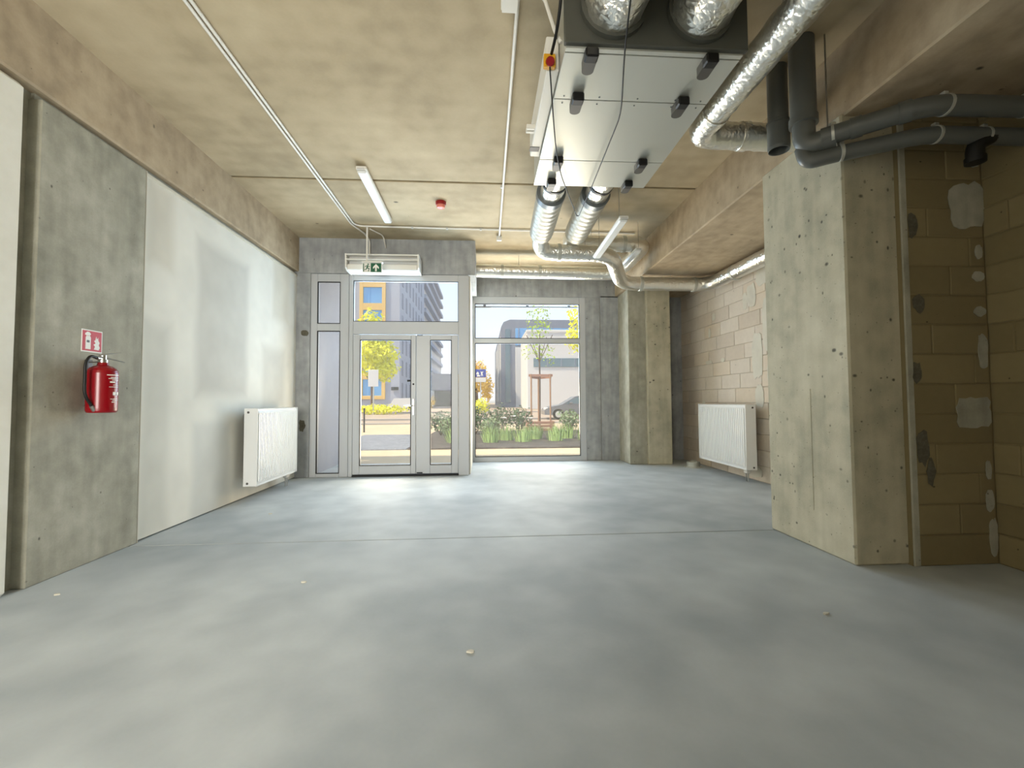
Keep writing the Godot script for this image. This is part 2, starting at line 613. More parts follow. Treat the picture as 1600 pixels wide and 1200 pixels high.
	piece("wall_panel", st, mats.concrete, rw)
	var pw := structure("added_light_blocker", "added unseen partition behind the viewer, keeping rear light off the alcove", "wall")  # added out of view to block the rear fill light from the alcove
	st = begin()
	box_lh(st, Vector3(-0.62, 0, 0.55), Vector3(3.5, 3.54, 0.70), 0.004)
	piece("wall_panel", st, mats.block, pw)
	var w2 := structure("window_2", "added unseen rear window behind the viewer, for fill light", "window", Vector3(-1.6, 0.35, 4.1))  # added out of view to go with the rear fill light
	st = begin()
	for x in [-2.58, -1.6, -0.62]:
		frame_bar(st, x - 0.04, x + 0.04, 0.35, 3.1, 4.12)
	for y in [0.39, 3.06]:
		frame_bar(st, -2.62, -0.58, y - 0.04, y + 0.04, 4.12)
	piece("window_frame", st, mats.upvc, w2)
	for x in [[-2.54, -1.64], [-1.56, -0.66]]:
		st = begin()
		box_lh(st, Vector3(x[0], 0.43, 4.075), Vector3(x[1], 3.02, 4.08), 0.0)
		piece("pane", st, mats.glass, w2)

# plasterboard with paler filled joints, laid out in metres along the wall
func build_board(w: Node3D) -> void:
	var sx := 276
	var sy := 300
	var im := Image.create(sx, sy, false, Image.FORMAT_RGB8)
	var f := FastNoiseLite.new()
	f.seed = 9
	f.frequency = 0.02
	f.fractal_octaves = 3
	var boards := [[-4.06, -3.72, 0.0, 1.80], [-4.06, -3.72, 2.25, 2.98], [-5.33, -4.38, 1.15, 2.72], [-5.0, -4.37, -0.1, 0.90], [-6.30, -5.66, 1.0, 1.82], [-6.40, -5.9, 2.2, 3.0], [-6.62, -5.35, -0.1, 0.75]]
	var tone := [Color(0.81, 0.805, 0.765), Color(0.82, 0.80, 0.745), Color(0.785, 0.775, 0.74), Color(0.80, 0.80, 0.775), Color(0.82, 0.805, 0.76), Color(0.83, 0.81, 0.75), Color(0.83, 0.83, 0.80)]
	for y in sy:
		for x in sx:
			var z := -3.70 - 2.96 * x / sx
			var h := 2.99 * (1.0 - float(y) / sy)
			var n := f.get_noise_2d(x, y)
			var c := Color(0.90, 0.89, 0.85)
			for k in boards.size():
				var b: Array = boards[k]
				var d := minf(minf(z - b[0], b[1] - z), minf(h - b[2], b[3] - h)) + n * 0.05
				c = c.lerp(tone[k], smoothstep(-0.06, 0.10, d) * 0.8)
			var g := 1.0 + n * 0.035
			im.set_pixel(x, y, Color(c.r * g, c.g * g, c.b * g))
	var m := StandardMaterial3D.new()
	m.resource_name = "plasterboard"
	m.albedo_texture = ImageTexture.create_from_image(im)
	m.texture_repeat = false
	m.roughness = 0.85
	mats["plasterboard"] = m
	var st := begin()
	# the visible face carries the layout; the edges are plain
	var x0 := -2.745
	var q := [Vector3(x0, 0.012, -3.705), Vector3(x0, 2.985, -3.705), Vector3(x0, 2.985, -6.655), Vector3(x0, 0.012, -6.655)]
	var uv := [Vector2(0, 1), Vector2(0, 0), Vector2(1, 0), Vector2(1, 1)]
	for i in [0, 1, 2, 0, 2, 3]:
		st.set_normal(Vector3.RIGHT)
		st.set_uv(uv[i])
		st.add_vertex(q[i])
	for e in [[0, 1], [1, 2], [2, 3], [3, 0]]:
		var a: Vector3 = q[e[0]]
		var b: Vector3 = q[e[1]]
		var mid := (a + b) * 0.5 - Vector3(x0, 1.5, -5.18)
		var n := Vector3(0, signf(mid.y), 0) if absf(mid.y) > 1.2 else Vector3(0, 0, signf(mid.z))
		var d := Vector3(-0.08, 0, 0)
		var vs := [a, b, b + d, a + d]
		var order := [0, 1, 2, 0, 2, 3]
		if (b - a).cross(d).dot(n) > 0.0:
			order = [0, 2, 1, 0, 3, 2]
		for i in order:
			st.set_normal(n)
			st.set_uv(Vector2(0.02, 0.02))
			st.add_vertex(vs[i])
	piece("plasterboard", st, m, w, "pale plasterboard with patchy filled joints")
	st = begin()
	box_lh(st, Vector3(-2.76, 2.955, -6.65), Vector3(-2.735, 2.985, -3.71), 0.004)
	piece("edge_bead", st, mats.plaster, w)
	st = begin()
	box_lh(st, Vector3(-2.76, 0.0, -3.712), Vector3(-2.722, 2.985, -3.702), 0.002)
	piece("edge_bead", st, mats.plaster, w)

# courses of separate blocks: u runs along the wall, n faces the room
func blocks(w: Node3D, origin: Vector3, u: Vector3, n: Vector3, length: float, height: float, course: float, long: float, seed_: int, kinds: Array) -> void:
	var r := RandomNumberGenerator.new()
	r.seed = seed_
	var shared := {}
	var joint := 0.007
	var row := 0
	var y := 0.0
	while y < height - 0.02:
		var hh := minf(course, height - y)
		var x: float = -long * [0.0, 0.5, 0.25, 0.75][row % 4]
		while x < length - 0.01:
			var a := maxf(x, 0.0)
			var b := minf(x + long, length)
			x += long
			if b - a < 0.03:
				continue
			var key := "%d_%d" % [roundi((b - a) * 1000), roundi(hh * 1000)]
			if not shared.has(key):
				var st := begin()
				box(st, Vector3.ZERO, Vector3(b - a - joint, hh - joint, 0.1), 0.005)
				shared[key] = st.commit()
			var o := MeshInstance3D.new()
			o.name = "block"
			o.mesh = shared[key]
			o.material_override = mats[kinds[r.randi() % kinds.size()]]
			var basis_ := Basis(Vector3.UP.cross(n), Vector3.UP, n)
			o.transform = Transform3D(basis_, origin + u * ((a + b) * 0.5) + Vector3.UP * (y + hh * 0.5) + n * (r.randf_range(-0.0025, 0.0025) - 0.05))
			w.add_child(o, true)
		y += course
		row += 1

# a broken-out spot: a darker irregular patch of exposed aggregate
func chip(w: Node3D, at: Vector3, n: Vector3, r: Vector2, m: Material) -> void:
	var st := begin()
	prism(st, blob(r, 14, 0.22), 0.002, at - n * 0.0005, Basis(Vector3.UP.cross(n), Vector3.UP, n))
	piece("broken_spot", st, m, w)

func patch(w: Node3D, at: Vector3, n: Vector3, r: Vector2, power := 3.0) -> void:
	var st := begin()
	prism(st, blob(r, 22, 0.10, power), 0.004, at - n * 0.001, Basis(Vector3.UP.cross(n), Vector3.UP, n))
	piece("plaster_patch", st, mats.plaster if n.x < -0.5 else mats.concrete, w)  # patches in the alcove take darker concrete, carrying its shade in their colour

func build_blockwork() -> void:
	var w := structure("wall_right", "right wall of pale sand-lime blocks behind the radiator", "wall")
	blocks(w, Vector3(3.72, 0, -8.05), Vector3(0, 0, 1), Vector3(-1, 0, 0), 4.4, 3.04, 0.2115, 0.5, 4, ["block", "block", "block_pale", "block_brown"])
	var st := begin()
	box_lh(st, Vector3(3.727, 0, -8.1), Vector3(4.2, 3.05, -3.5), 0.0)
	piece("mortar", st, mats.mortar, w)
	var n := Vector3(-1, 0, 0)
	for q in [[-6.86, 2.44, 0.05, 0.06], [-7.0, 2.2, 0.035, 0.075], [-7.04, 1.72, 0.10, 0.03], [-6.62, 1.72, 0.05, 0.03], [-6.0, 2.5, 0.05, 0.12], [-5.85, 2.55, 0.10, 0.16], [-5.75, 1.7, 0.12, 0.3], [-5.55, 2.1, 0.07, 0.35], [-5.72, 1.15, 0.09, 0.15], [-5.62, 2.75, 0.12, 0.12], [-7.24, 0.98, 0.06, 0.10], [-5.45, 1.45, 0.10, 0.2], [-5.9, 0.12, 0.18, 0.08]]:
		patch(w, Vector3(3.716, q[1], q[0]), n, Vector2(q[2], q[3]))

	var a := structure("wall_alcove", "shade-tinted block wall filling the alcove beside the column", "wall")
	blocks(a, Vector3(2.86, 0, -2.765), Vector3(1, 0, 0), Vector3(0, 0, 1), 0.56, 3.04, 0.2, 0.6, 6, ["alcove_shade_block_0", "alcove_shade_block_1", "alcove_shade_block_2"])
	st = begin()
	box_lh(st, Vector3(2.82, 0, -3.0), Vector3(3.9, 3.05, -2.772), 0.0)
	piece("mortar", st, mats.alcove_shade_block_1, a)
	st = begin()
	box_lh(st, Vector3(2.822, 0, -2.79), Vector3(2.868, 3.04, -2.762), 0.004)
	piece("mortar_strip", st, mats.concrete, a)
	var z := Vector3(0, 0, 1)
	for q in [[3.30, 2.42, 0.125, 0.155, 5.0], [3.37, 2.10, 0.03, 0.05, 2.0], [3.36, 1.93, 0.045, 0.035, 2.0], [3.36, 1.69, 0.045, 0.035, 2.0], [3.37, 1.42, 0.035, 0.12, 3.0], [3.28, 1.01, 0.12, 0.10, 6.0], [3.37, 0.62, 0.02, 0.06, 3.0], [3.37, 0.42, 0.03, 0.07, 3.0], [3.385, 0.18, 0.03, 0.12, 3.0], [3.36, 2.74, 0.045, 0.05, 3.0]]:
		patch(a, Vector3(q[0], q[1], -2.761), z, Vector2(q[2], q[3]), q[4])

	for q in [[2.90, 2.27, 0.035, 0.09], [2.92, 1.74, 0.04, 0.06], [2.89, 1.28, 0.03, 0.07], [2.91, 0.78, 0.045, 0.12], [2.96, 0.62, 0.03, 0.09]]:
		chip(a, Vector3(q[0], q[1], -2.762), z, Vector2(q[2], q[3]), mats.broken)
	var s := structure("wall_right", "shade-tinted near block wall at the right edge, coming out of the alcove", "wall")
	blocks(s, Vector3(3.42, 0, -2.77), Vector3(0, 0, 1), Vector3(-1, 0, 0), 2.4, 3.04, 0.2, 0.6, 8, ["alcove_shade_block_0", "alcove_shade_block_1", "alcove_shade_block_2"])
	st = begin()
	box_lh(st, Vector3(3.427, 0, -2.8), Vector3(3.9, 3.05, 4.2), 0.0)
	piece("mortar", st, mats.alcove_shade_block_1, s)
	st = begin()
	box_lh(st, Vector3(3.41, 0, -0.36), Vector3(3.44, 3.05, 4.1), 0.0)
	piece("render_coat", st, mats.plaster, s)

# ------------------------------------------------------------------ door and window
# a rectangular pane set between bars, with a thin dark gasket round it
func pane(called: String, lo: Vector2, hi: Vector2, z: float, parent: Node3D) -> void:
	var st := begin()
	box_lh(st, Vector3(lo.x - 0.008, lo.y - 0.008, z - 0.034), Vector3(hi.x + 0.008, hi.y + 0.008, z - 0.030), 0.0)
	var g := piece(called, st, mats.glass, parent)
	st = begin()
	var t := 0.008
	var za := z - 0.030
	var zb := z - 0.001
	box_lh(st, Vector3(lo.x - 0.004, lo.y, za), Vector3(lo.x + t, hi.y, zb), 0.001)
	box_lh(st, Vector3(hi.x - t, lo.y, za), Vector3(hi.x + 0.004, hi.y, zb), 0.001)
	box_lh(st, Vector3(lo.x, lo.y - 0.004, za), Vector3(hi.x, lo.y + t, zb), 0.001)
	box_lh(st, Vector3(lo.x, hi.y - t, za), Vector3(hi.x, hi.y + 0.004, zb), 0.001)
	piece("gasket", st, mats.gasket, g)

func frame_bar(st: SurfaceTool, x0: float, x1: float, y0: float, y1: float, z: float, depth := 0.08) -> void:
	box_lh(st, Vector3(x0, y0, z - depth), Vector3(x1, y1, z), 0.006)

func build_glazing() -> void:
	var d := structure("door_1", "grey-white glazed entrance door set with sidelight and transom pane", "door", Vector3(-1.38, 0, -6.7))
	var z := -6.665
	var st := begin()
	frame_bar(st, -2.545, -2.447, 0, 3.01, z)
	frame_bar(st, -2.447, -2.118, 2.887, 3.01, z)
	frame_bar(st, -2.447, -2.118, 2.152, 2.264, z)
	frame_bar(st, -2.447, -2.118, 0, 0.055, z)
	frame_bar(st, -2.118, -1.992, 0, 3.01, z)
	piece("sidelight_frame", st, mats.upvc, d)
	st = begin()
	frame_bar(st, -1.988, -1.927, 0, 3.01, z + 0.004)
	frame_bar(st, -1.927, -0.372, 2.911, 3.01, z + 0.004)
	frame_bar(st, -1.927, -0.372, 2.105, 2.298, z + 0.004)
	frame_bar(st, -0.372, -0.215, 0, 3.01, z + 0.004)
	piece("door_frame", st, mats.upvc, d)
	st = begin()
	box_lh(st, Vector3(-1.93, 0, z - 0.09), Vector3(-0.37, 0.022, z + 0.02), 0.004)
	piece("threshold", st, mats.gasket, d)
	pane("sidelight_pane", Vector2(-2.447, 2.264), Vector2(-2.118, 2.887), z, d)
	pane("sidelight_pane", Vector2(-2.447, 0.055), Vector2(-2.118, 2.152), z, d)
	pane("transom_pane", Vector2(-1.927, 2.298), Vector2(-0.372, 2.911), z, d)
	var zl := z + 0.016
	for q in [[-1.922, -1.002, -1.82, -1.075], [-0.998, -0.378, -0.79, -0.476]]:
		st = begin()
		frame_bar(st, q[0], q[2], 0.035, 2.098, zl)
		frame_bar(st, q[3], q[1], 0.035, 2.098, zl)
		frame_bar(st, q[2], q[3], 0.035, 0.162, zl)
		frame_bar(st, q[2], q[3], 2.02, 2.098, zl)
		var leaf := piece("door_leaf", st, mats.upvc, d)
		pane("pane", Vector2(q[2], 0.162), Vector2(q[3], 2.02), zl, leaf)
		if q[0] < -1.5:
			st = begin()
			box_lh(st, Vector3(-1.052, 0.90, zl), Vector3(-1.024, 1.14, zl + 0.012), 0.003)
			rod(st, Vector3(-1.038, 1.04, zl), Vector3(-1.038, 1.04, zl + 0.05), 0.009)
			tube(st, bend([Vector3(-1.038, 1.04, zl + 0.045), Vector3(-1.06, 1.04, zl + 0.055), Vector3(-1.165, 1.04, zl + 0.055)], 0.01), 0.009, 10)
			piece("door_handle", st, mats.steel, leaf, "steel lever handle")
			st = begin()
			lathe(st, Vector3(-1.038, 1.36, zl), Vector3(0, 0, 1), [Vector2(0, 0.008), Vector2(0.012, 0.008), Vector2(0.014, 0)], 14)
			piece("lock", st, mats.gasket, leaf)
			st = begin()
			box_lh(st, Vector3(-1.13, 1.395, zl - 0.05), Vector3(-1.08, 1.425, zl + 0.006), 0.002)
			piece("door_stay", st, mats.gasket, leaf)
		else:
			st = begin()
			box_lh(st, Vector3(-0.985, 0.04, zl), Vector3(-0.90, 0.058, zl + 0.006), 0.002)
			box_lh(st, Vector3(-0.985, 2.085, zl), Vector3(-0.90, 2.097, zl + 0.006), 0.002)
			piece("flush_bolt", st, mats.gasket, leaf)

	var w := structure("window_1", "tall shop window in a grey-white frame with one transom bar", "window", Vector3(0.85, 0, -8.1))
	var zw := -8.055
	st = begin()
	frame_bar(st, -0.195, -0.147, 0, 3.02, zw)
	frame_bar(st, 1.782, 1.895, 0, 3.02, zw)
	frame_bar(st, -0.147, 1.782, 2.887, 3.02, zw)
	frame_bar(st, -0.147, 1.782, 2.16, 2.25, zw)
	frame_bar(st, -0.147, 1.782, 0, 0.092, zw)
	piece("window_frame", st, mats.upvc, w)
	pane("pane", Vector2(-0.147, 2.25), Vector2(1.782, 2.887), zw, w)
	pane("pane", Vector2(-0.147, 0.092), Vector2(1.782, 2.16), zw, w)

	var cur := thing("air_curtain", "white louvred air curtain unit mounted above the entrance door", "air curtain", Vector3(-1.44, 2.985, -6.5))
	st = begin()
	box_lh(st, Vector3(-1.93, 3.03, -6.645), Vector3(-0.945, 3.205, -6.44), 0.004)
	piece("body", st, mats.radiator_grille, cur)
	for x in [-1.95, -0.93]:
		st = begin()
		var o := PackedVector2Array([Vector2(-6.645, 2.985), Vector2(-6.42, 2.985), Vector2(-6.36, 3.02), Vector2(-6.345, 3.215), Vector2(-6.645, 3.215)])
		prism(st, o, 0.022, Vector3(x - 0.011, 0, 0), Basis(Vector3(0, 0, 1), Vector3(0, 1, 0), Vector3(1, 0, 0)))
		piece("end_cap", st, mats.white_plastic, cur)
	for y in [3.205, 3.135]:
		st = begin()
		box_lh(st, Vector3(-1.94, y - 0.009, -6.44), Vector3(-0.94, y + 0.009, -6.35), 0.003)
		piece("rail", st, mats.white_plastic, cur)
	st = begin()
	box_lh(st, Vector3(-1.94, 2.987, -6.645), Vector3(-0.94, 3.075, -6.372), 0.012)
	piece("front_panel", st, mats.white_plastic, cur)

# ------------------------------------------------------------------ radiators
func make_radiator(label: String, at: Vector3, turn: float, long: float, y0: float, y1: float, gap: float, pipe_x: float) -> void:
	var r := thing("radiator", label, "radiator", at, "panel radiators under the side walls")
	r.rotation.y = turn
	var dep := 0.155
	var zf := gap + dep
	var n := 27
	var pitch := (long - 0.05) / n
	# each panel: front skin with vertical flutes
	for k in 2:
		var st := begin()
		var z := zf if k == 0 else gap + 0.012
		var sg := 1.0 if k == 0 else -1.0
		var prof := [Vector2(0.0, 0.0), Vector2(0.14, 0.0), Vector2(0.26, 0.015), Vector2(0.74, 0.015), Vector2(0.86, 0.0), Vector2(1.0, 0.0)]
		var ya := y0 + 0.05
		var yb := y1 - 0.05
		for i in n:
			var x0 := -long / 2 + 0.025 + i * pitch
			for j in 5:
				var a: Vector2 = prof[j]
				var b: Vector2 = prof[j + 1]
				var p0 := Vector3(x0 + a.x * pitch, ya, z - sg * (0.015 - a.y))
				var p1 := Vector3(x0 + b.x * pitch, ya, z - sg * (0.015 - b.y))
				var up := Vector3(0, yb - ya, 0)
				var nn := Vector3(-(b.y - a.y) * sg * sg, 0, (b.x - a.x) * pitch * sg).normalized()
				quad(st, p0, p1, p1 + up, p0 + up, nn)
				# the flute ends slope back to the flat rim
				for e in [[ya, -0.03], [yb, 0.03]]:
					var q0 := Vector3(p0.x, e[0], p0.z)
					var q1 := Vector3(p1.x, e[0], p1.z)
					var zz := z - sg * 0.015
					quad(st, q0, q1, Vector3(p1.x, e[0] + e[1], zz), Vector3(p0.x, e[0] + e[1], zz), Vector3(0, signf(e[1]) * 0.2, sg).normalized())
		var zb := z - sg * 0.0155
		box_lh(st, Vector3(-long / 2, y0, zb - sg * 0.006), Vector3(long / 2, y0 + 0.021, zb + sg * 0.002), 0.001)
		box_lh(st, Vector3(-long / 2, y1 - 0.021, zb - sg * 0.006), Vector3(long / 2, y1, zb + sg * 0.002), 0.001)
		box_lh(st, Vector3(-long / 2, y0 + 0.0, zb - sg * 0.006), Vector3(-long / 2 + 0.026, y1, zb + sg * 0.002), 0.001)
		box_lh(st, Vector3(long / 2 - 0.026, y0, zb - sg * 0.006), Vector3(long / 2, y1, zb + sg * 0.002), 0.001)
		local("panel", st, mats.radiator, r)
	for s in [-1.0, 1.0]:
		var st := begin()
		box_lh(st, Vector3(s * (long / 2 - 0.004), y0 + 0.002, gap + 0.004), Vector3(s * (long / 2 + 0.006), y1 + 0.004, zf - 0.004), 0.003)
		var side := local("side_cover", st, mats.radiator, r)
		for y in [y0 + 0.035, y1 - 0.04]:
			st = begin()
			lathe(st, Vector3(s * (long / 2 + 0.005), y, gap + 0.05), Vector3(s, 0, 0), [Vector2(0.013, 0), Vector2(0.013, 0.004), Vector2(0.006, 0.006), Vector2(0, 0.006)], 12)
			local("plug", st, mats.grey_plastic, side)
	var sg_ := begin()
	for i in 34:
		var x := -long / 2 + 0.02 + (long - 0.04) * i / 33.0
		box_lh(sg_, Vector3(x - 0.004, y1 - 0.008, gap + 0.01), Vector3(x + 0.004, y1 + 0.002, zf - 0.012), 0.001)
	box_lh(sg_, Vector3(-long / 2, y1 - 0.012, gap + 0.006), Vector3(long / 2, y1 - 0.006, zf - 0.01), 0.0)
	local("top_grille", sg_, mats.radiator_grille, r)
	for x in [pipe_x - 0.025, pipe_x + 0.025]:
		var st := begin()
		rod(st, Vector3(x, -0.0, gap + 0.07), Vector3(x, y0 + 0.01, gap + 0.07), 0.008)
		local("pipe", st, mats.steel, r)
	var sv := begin()
	box_lh(sv, Vector3(pipe_x - 0.045, y0 - 0.055, gap + 0.045), Vector3(pipe_x + 0.045, y0 - 0.005, gap + 0.095), 0.008)
	local("valve_block", sv, mats.white_plastic, r)
	for x in [-long * 0.33, long * 0.33]:
		var st := begin()
		box_lh(st, Vector3(x - 0.02, y0 + 0.06, 0.0), Vector3(x + 0.02, y1 - 0.06, gap + 0.005), 0.002)
		local("wall_bracket", st, mats.grey_plastic, r)

func local(called: String, st: SurfaceTool, m: Material, parent: Node3D) -> MeshInstance3D:
	var o := MeshInstance3D.new()
	o.name = called
	o.mesh = st.commit()
	o.material_override = m
	parent.add_child(o, true)
	return o

func build_radiators() -> void:
	make_radiator("white fluted panel radiator on the pale plasterboard wall left of the door", Vector3(-2.743, 0, -5.63), PI / 2, 1.05, 0.168, 1.03, 0.085, 0.40)
	make_radiator("white fluted panel radiator on the block wall at right", Vector3(3.708, 0, -6.31), -PI / 2, 1.28, 0.165, 1.035, 0.085, 0.52)

# ------------------------------------------------------------------ extinguisher and signs
func outline(pts: Array, scale_: float, off := Vector2.ZERO) -> PackedVector2Array:
	var out := PackedVector2Array()
	for p in pts:
		out.append(Vector2(p[0], p[1]) * scale_ + off)
	return out

func build_safety() -> void:
	var st: SurfaceTool
	var c := Vector3(-2.618, 1.035, -3.215)
	var e := thing("fire_extinguisher", "red fire extinguisher with black hose hanging on the left pier", "fire extinguisher", c)
	st = begin()
	lathe(st, c, Vector3.UP, [Vector2(0, 0.012), Vector2(0.05, 0.012), Vector2(0.062, 0), Vector2(0.078, 0.002), Vector2(0.084, 0.014), Vector2(0.085, 0.03), Vector2(0.085, 0.272), Vector2(0.082, 0.288), Vector2(0.072, 0.304), Vector2(0.052, 0.318), Vector2(0.032, 0.326), Vector2(0.028, 0.345), Vector2(0, 0.345)], 32)
	piece("cylinder", st, mats.red_paint, e)
	st = begin()
	lathe(st, c + Vector3(0, 0.345, 0), Vector3.UP, [Vector2(0.026, 0), Vector2(0.026, 0.02), Vector2(0.019, 0.022), Vector2(0.019, 0.05), Vector2(0, 0.05)], 18)
	rod(st, c + Vector3(0, 0.372, 0), c + Vector3(0.0, 0.372, 0.05), 0.012)
	piece("valve", st, mats.steel, e)
	st = begin()
	bar(st, c + Vector3(0.0, 0.395, 0.03), c + Vector3(0.03, 0.425, -0.11), 0.018, 0.006)
	bar(st, c + Vector3(0.0, 0.385, 0.03), c + Vector3(0.04, 0.360, -0.13), 0.018, 0.006)
	piece("lever", st, mats.steel, e)
	st = begin()
	tube(st, bend([c + Vector3(0, 0.372, 0.045), c + Vector3(0.0, 0.385, 0.10), c + Vector3(0.0, 0.33, 0.135), c + Vector3(0.0, 0.12, 0.135), c + Vector3(0.01, 0.045, 0.088)], 0.07), 0.0095, 12)
	piece("hose", st, mats.black_rubber, e)
	st = begin()
	lathe(st, c + Vector3(0.0105, 0.05, 0.094), Vector3(0.05, -0.8, -0.6), [Vector2(0, 0), Vector2(0.012, 0), Vector2(0.015, 0.04), Vector2(0.010, 0.042), Vector2(0, 0.04)], 14)
	piece("nozzle", st, mats.steel, e)
	# label strips follow the curve of the cylinder
	st = begin()
	var rows := [[0.255, 0.006, -0.65, 0.35], [0.240, 0.004, -0.6, 0.1], [0.232, 0.004, -0.6, 0.25], [0.222, 0.004, -0.6, 0.0], [0.205, 0.010, -0.25, 0.15], [0.188, 0.004, -0.6, -0.1], [0.175, 0.003, -0.6, 0.2], [0.120, 0.022, -0.35, -0.08], [0.120, 0.022, -0.65, -0.42], [0.092, 0.004, -0.6, 0.1], [0.082, 0.004, -0.6, -0.05], [0.070, 0.006, -0.3, 0.0]]
	for q in rows:
		var k := 8
		for i in k:
			var a0: float = lerpf(q[2], q[3], float(i) / k) + 0.28
			var a1: float = lerpf(q[2], q[3], float(i + 1) / k) + 0.28
			var d0 := Vector3(cos(a0), 0, sin(a0))
			var d1 := Vector3(cos(a1), 0, sin(a1))
			var yy: float = q[0]
			var hh: float = q[1]
			quad(st, c + d0 * 0.0858 + Vector3.UP * yy, c + d1 * 0.0858 + Vector3.UP * yy, c + d1 * 0.0858 + Vector3.UP * (yy + hh), c + d0 * 0.0858 + Vector3.UP * (yy + hh), (d0 + d1).normalized())
	piece("label_print", st, mats.sign_white, e, "white instruction print").set_meta("kind", "stuff")
	st = begin()
	box_lh(st, Vector3(-2.722, 1.08, -3.235), Vector3(-2.700, 1.40, -3.195), 0.002)
	box_lh(st, Vector3(-2.71, 1.38, -3.225), Vector3(-2.62, 1.388, -3.205), 0.001)
	piece("wall_bracket", st, mats.grey_plastic, e)

	# extinguisher sign: 15 cm square, facing the room (+x); picture plane u = -z, v = y
	var sc := Vector3(-2.722, 1.532, -3.245)
	var s := thing("fire_extinguisher_sign", "square red and white extinguisher pictogram sign above the red extinguisher", "sign", sc)
	var bas := Basis(Vector3(0, 0, -1), Vector3(0, 1, 0), Vector3(1, 0, 0))
	st = begin()
	box(st, sc + Vector3(0.002, 0, 0), Vector3(0.004, 0.155, 0.165), 0.001)
	piece("plate", st, mats.sign_white, s)
	st = begin()
	box(st, sc + Vector3(0.0043, 0, 0), Vector3(0.0012, 0.139, 0.149), 0.0)
	piece("red_field", st, mats.red_sign, s)
	st = begin()
	var po := sc + Vector3(0.0049, 0, 0)
	prism(st, outline([[-0.052, -0.058], [-0.012, -0.058], [-0.012, 0.022], [-0.018, 0.034], [-0.046, 0.034], [-0.052, 0.022]], 1.0), 0.0008, po, bas)
	prism(st, outline([[-0.046, 0.036], [-0.020, 0.036], [-0.012, 0.048], [-0.022, 0.060], [-0.040, 0.062], [-0.056, 0.050], [-0.058, 0.040]], 1.0), 0.0008, po, bas)
	prism(st, outline([[0.014, -0.056], [0.052, -0.058], [0.060, -0.040], [0.052, -0.022], [0.058, -0.006], [0.048, 0.010], [0.046, 0.030], [0.036, 0.018], [0.030, 0.036], [0.024, 0.010], [0.014, 0.004], [0.026, -0.012], [0.010, -0.022], [0.022, -0.036]], 1.0), 0.0008, po, bas)
	piece("pictogram", st, mats.sign_white, s)
	st = begin()
	prism(st, outline([[-0.044, -0.012], [-0.022, -0.012], [-0.022, 0.004], [-0.044, 0.004]], 1.0), 0.0005, po + Vector3(0.0007, 0, 0), bas)
	piece("pictogram_detail", st, mats.grey_plastic, s)

	# hanging exit sign in front of the air curtain
	var xc := Vector3(-1.525, 2.955, -6.15)
	var x := thing("exit_sign", "green and white running-man exit sign with up arrow hanging before the door", "exit sign", xc)
	st = begin()
	box(st, xc + Vector3(0, 0.074, 0), Vector3(0.285, 0.026, 0.07), 0.008)
	box(st, xc + Vector3(0, -0.004, 0), Vector3(0.262, 0.14, 0.030), 0.006)
	piece("housing", st, mats.white_plastic, x)
	st = begin()
	box(st, xc + Vector3(0.052, -0.004, 0.0156), Vector3(0.142, 0.122, 0.002), 0.0)
	piece("green_field", st, mats.sign_green, x)
	var fb := Basis.IDENTITY
	var fo := xc + Vector3(0.052, -0.004, 0.0164)
	st = begin()
	prism(st, outline([[-0.012, -0.052], [0.012, -0.052], [0.012, 0.004], [0.040, -0.020], [0.040, 0.008], [0.0, 0.050], [-0.040, 0.008], [-0.040, -0.020], [-0.012, 0.004]], 1.0), 0.001, fo, fb)
	piece("arrow", st, mats.sign_white, x)
	var ro := xc + Vector3(-0.070, -0.004, 0.0152)
	st = begin()
	# door leaf edge, then the running figure
	prism(st, outline([[-0.052, -0.056], [-0.040, -0.056], [-0.040, 0.056], [-0.052, 0.056]], 1.0), 0.001, ro, fb)
	prism(st, outline([[0.016, 0.034], [0.026, 0.040], [0.026, 0.050], [0.016, 0.056], [0.006, 0.050], [0.006, 0.040]], 1.0), 0.001, ro, fb)
	prism(st, outline([[-0.008, -0.006], [0.004, -0.014], [0.020, 0.022], [0.010, 0.034], [-0.002, 0.030]], 1.0), 0.001, ro, fb)
	prism(st, outline([[-0.008, 0.022], [-0.002, 0.030], [-0.022, 0.022], [-0.030, 0.004], [-0.024, 0.002]], 1.0), 0.001, ro, fb)
	prism(st, outline([[0.014, 0.022], [0.024, 0.010], [0.042, 0.010], [0.042, 0.017], [0.028, 0.018], [0.018, 0.028]], 1.0), 0.001, ro, fb)
	prism(st, outline([[-0.006, -0.006], [0.004, -0.014], [-0.008, -0.030], [-0.034, -0.034], [-0.034, -0.024], [-0.014, -0.022]], 1.0), 0.001, ro, fb)
	prism(st, outline([[-0.002, -0.006], [0.006, -0.014], [0.024, -0.018], [0.014, -0.054], [0.024, -0.054], [0.036, -0.010], [0.010, -0.002]], 1.0), 0.001, ro, fb)
	piece("running_figure", st, mats.sign_green, x)
	st = begin()
	rod(st, Vector3(-1.60, 3.04, -6.15), Vector3(-1.60, 3.54, -6.15), 0.013, 12)
	piece("hanging_rod", st, mats.white_plastic, x)

	var bc := Vector3(-0.512, 3.54, -5.36)
	var b := thing("alarm_beacon", "small round red alarm beacon on the ceiling", "alarm", bc)
	st = begin()
	lathe(st, bc, Vector3.DOWN, [Vector2(0.064, 0), Vector2(0.064, 0.03), Vector2(0.058, 0.04), Vector2(0.05, 0.04)], 24)
	piece("base", st, mats.beacon_red, b)
	st = begin()
	lathe(st, bc, Vector3.DOWN, [Vector2(0.052, 0.036), Vector2(0.052, 0.062), Vector2(0.044, 0.074), Vector2(0.02, 0.08), Vector2(0, 0.08)], 24)
	piece("lens", st, mats.beacon_lens, b)

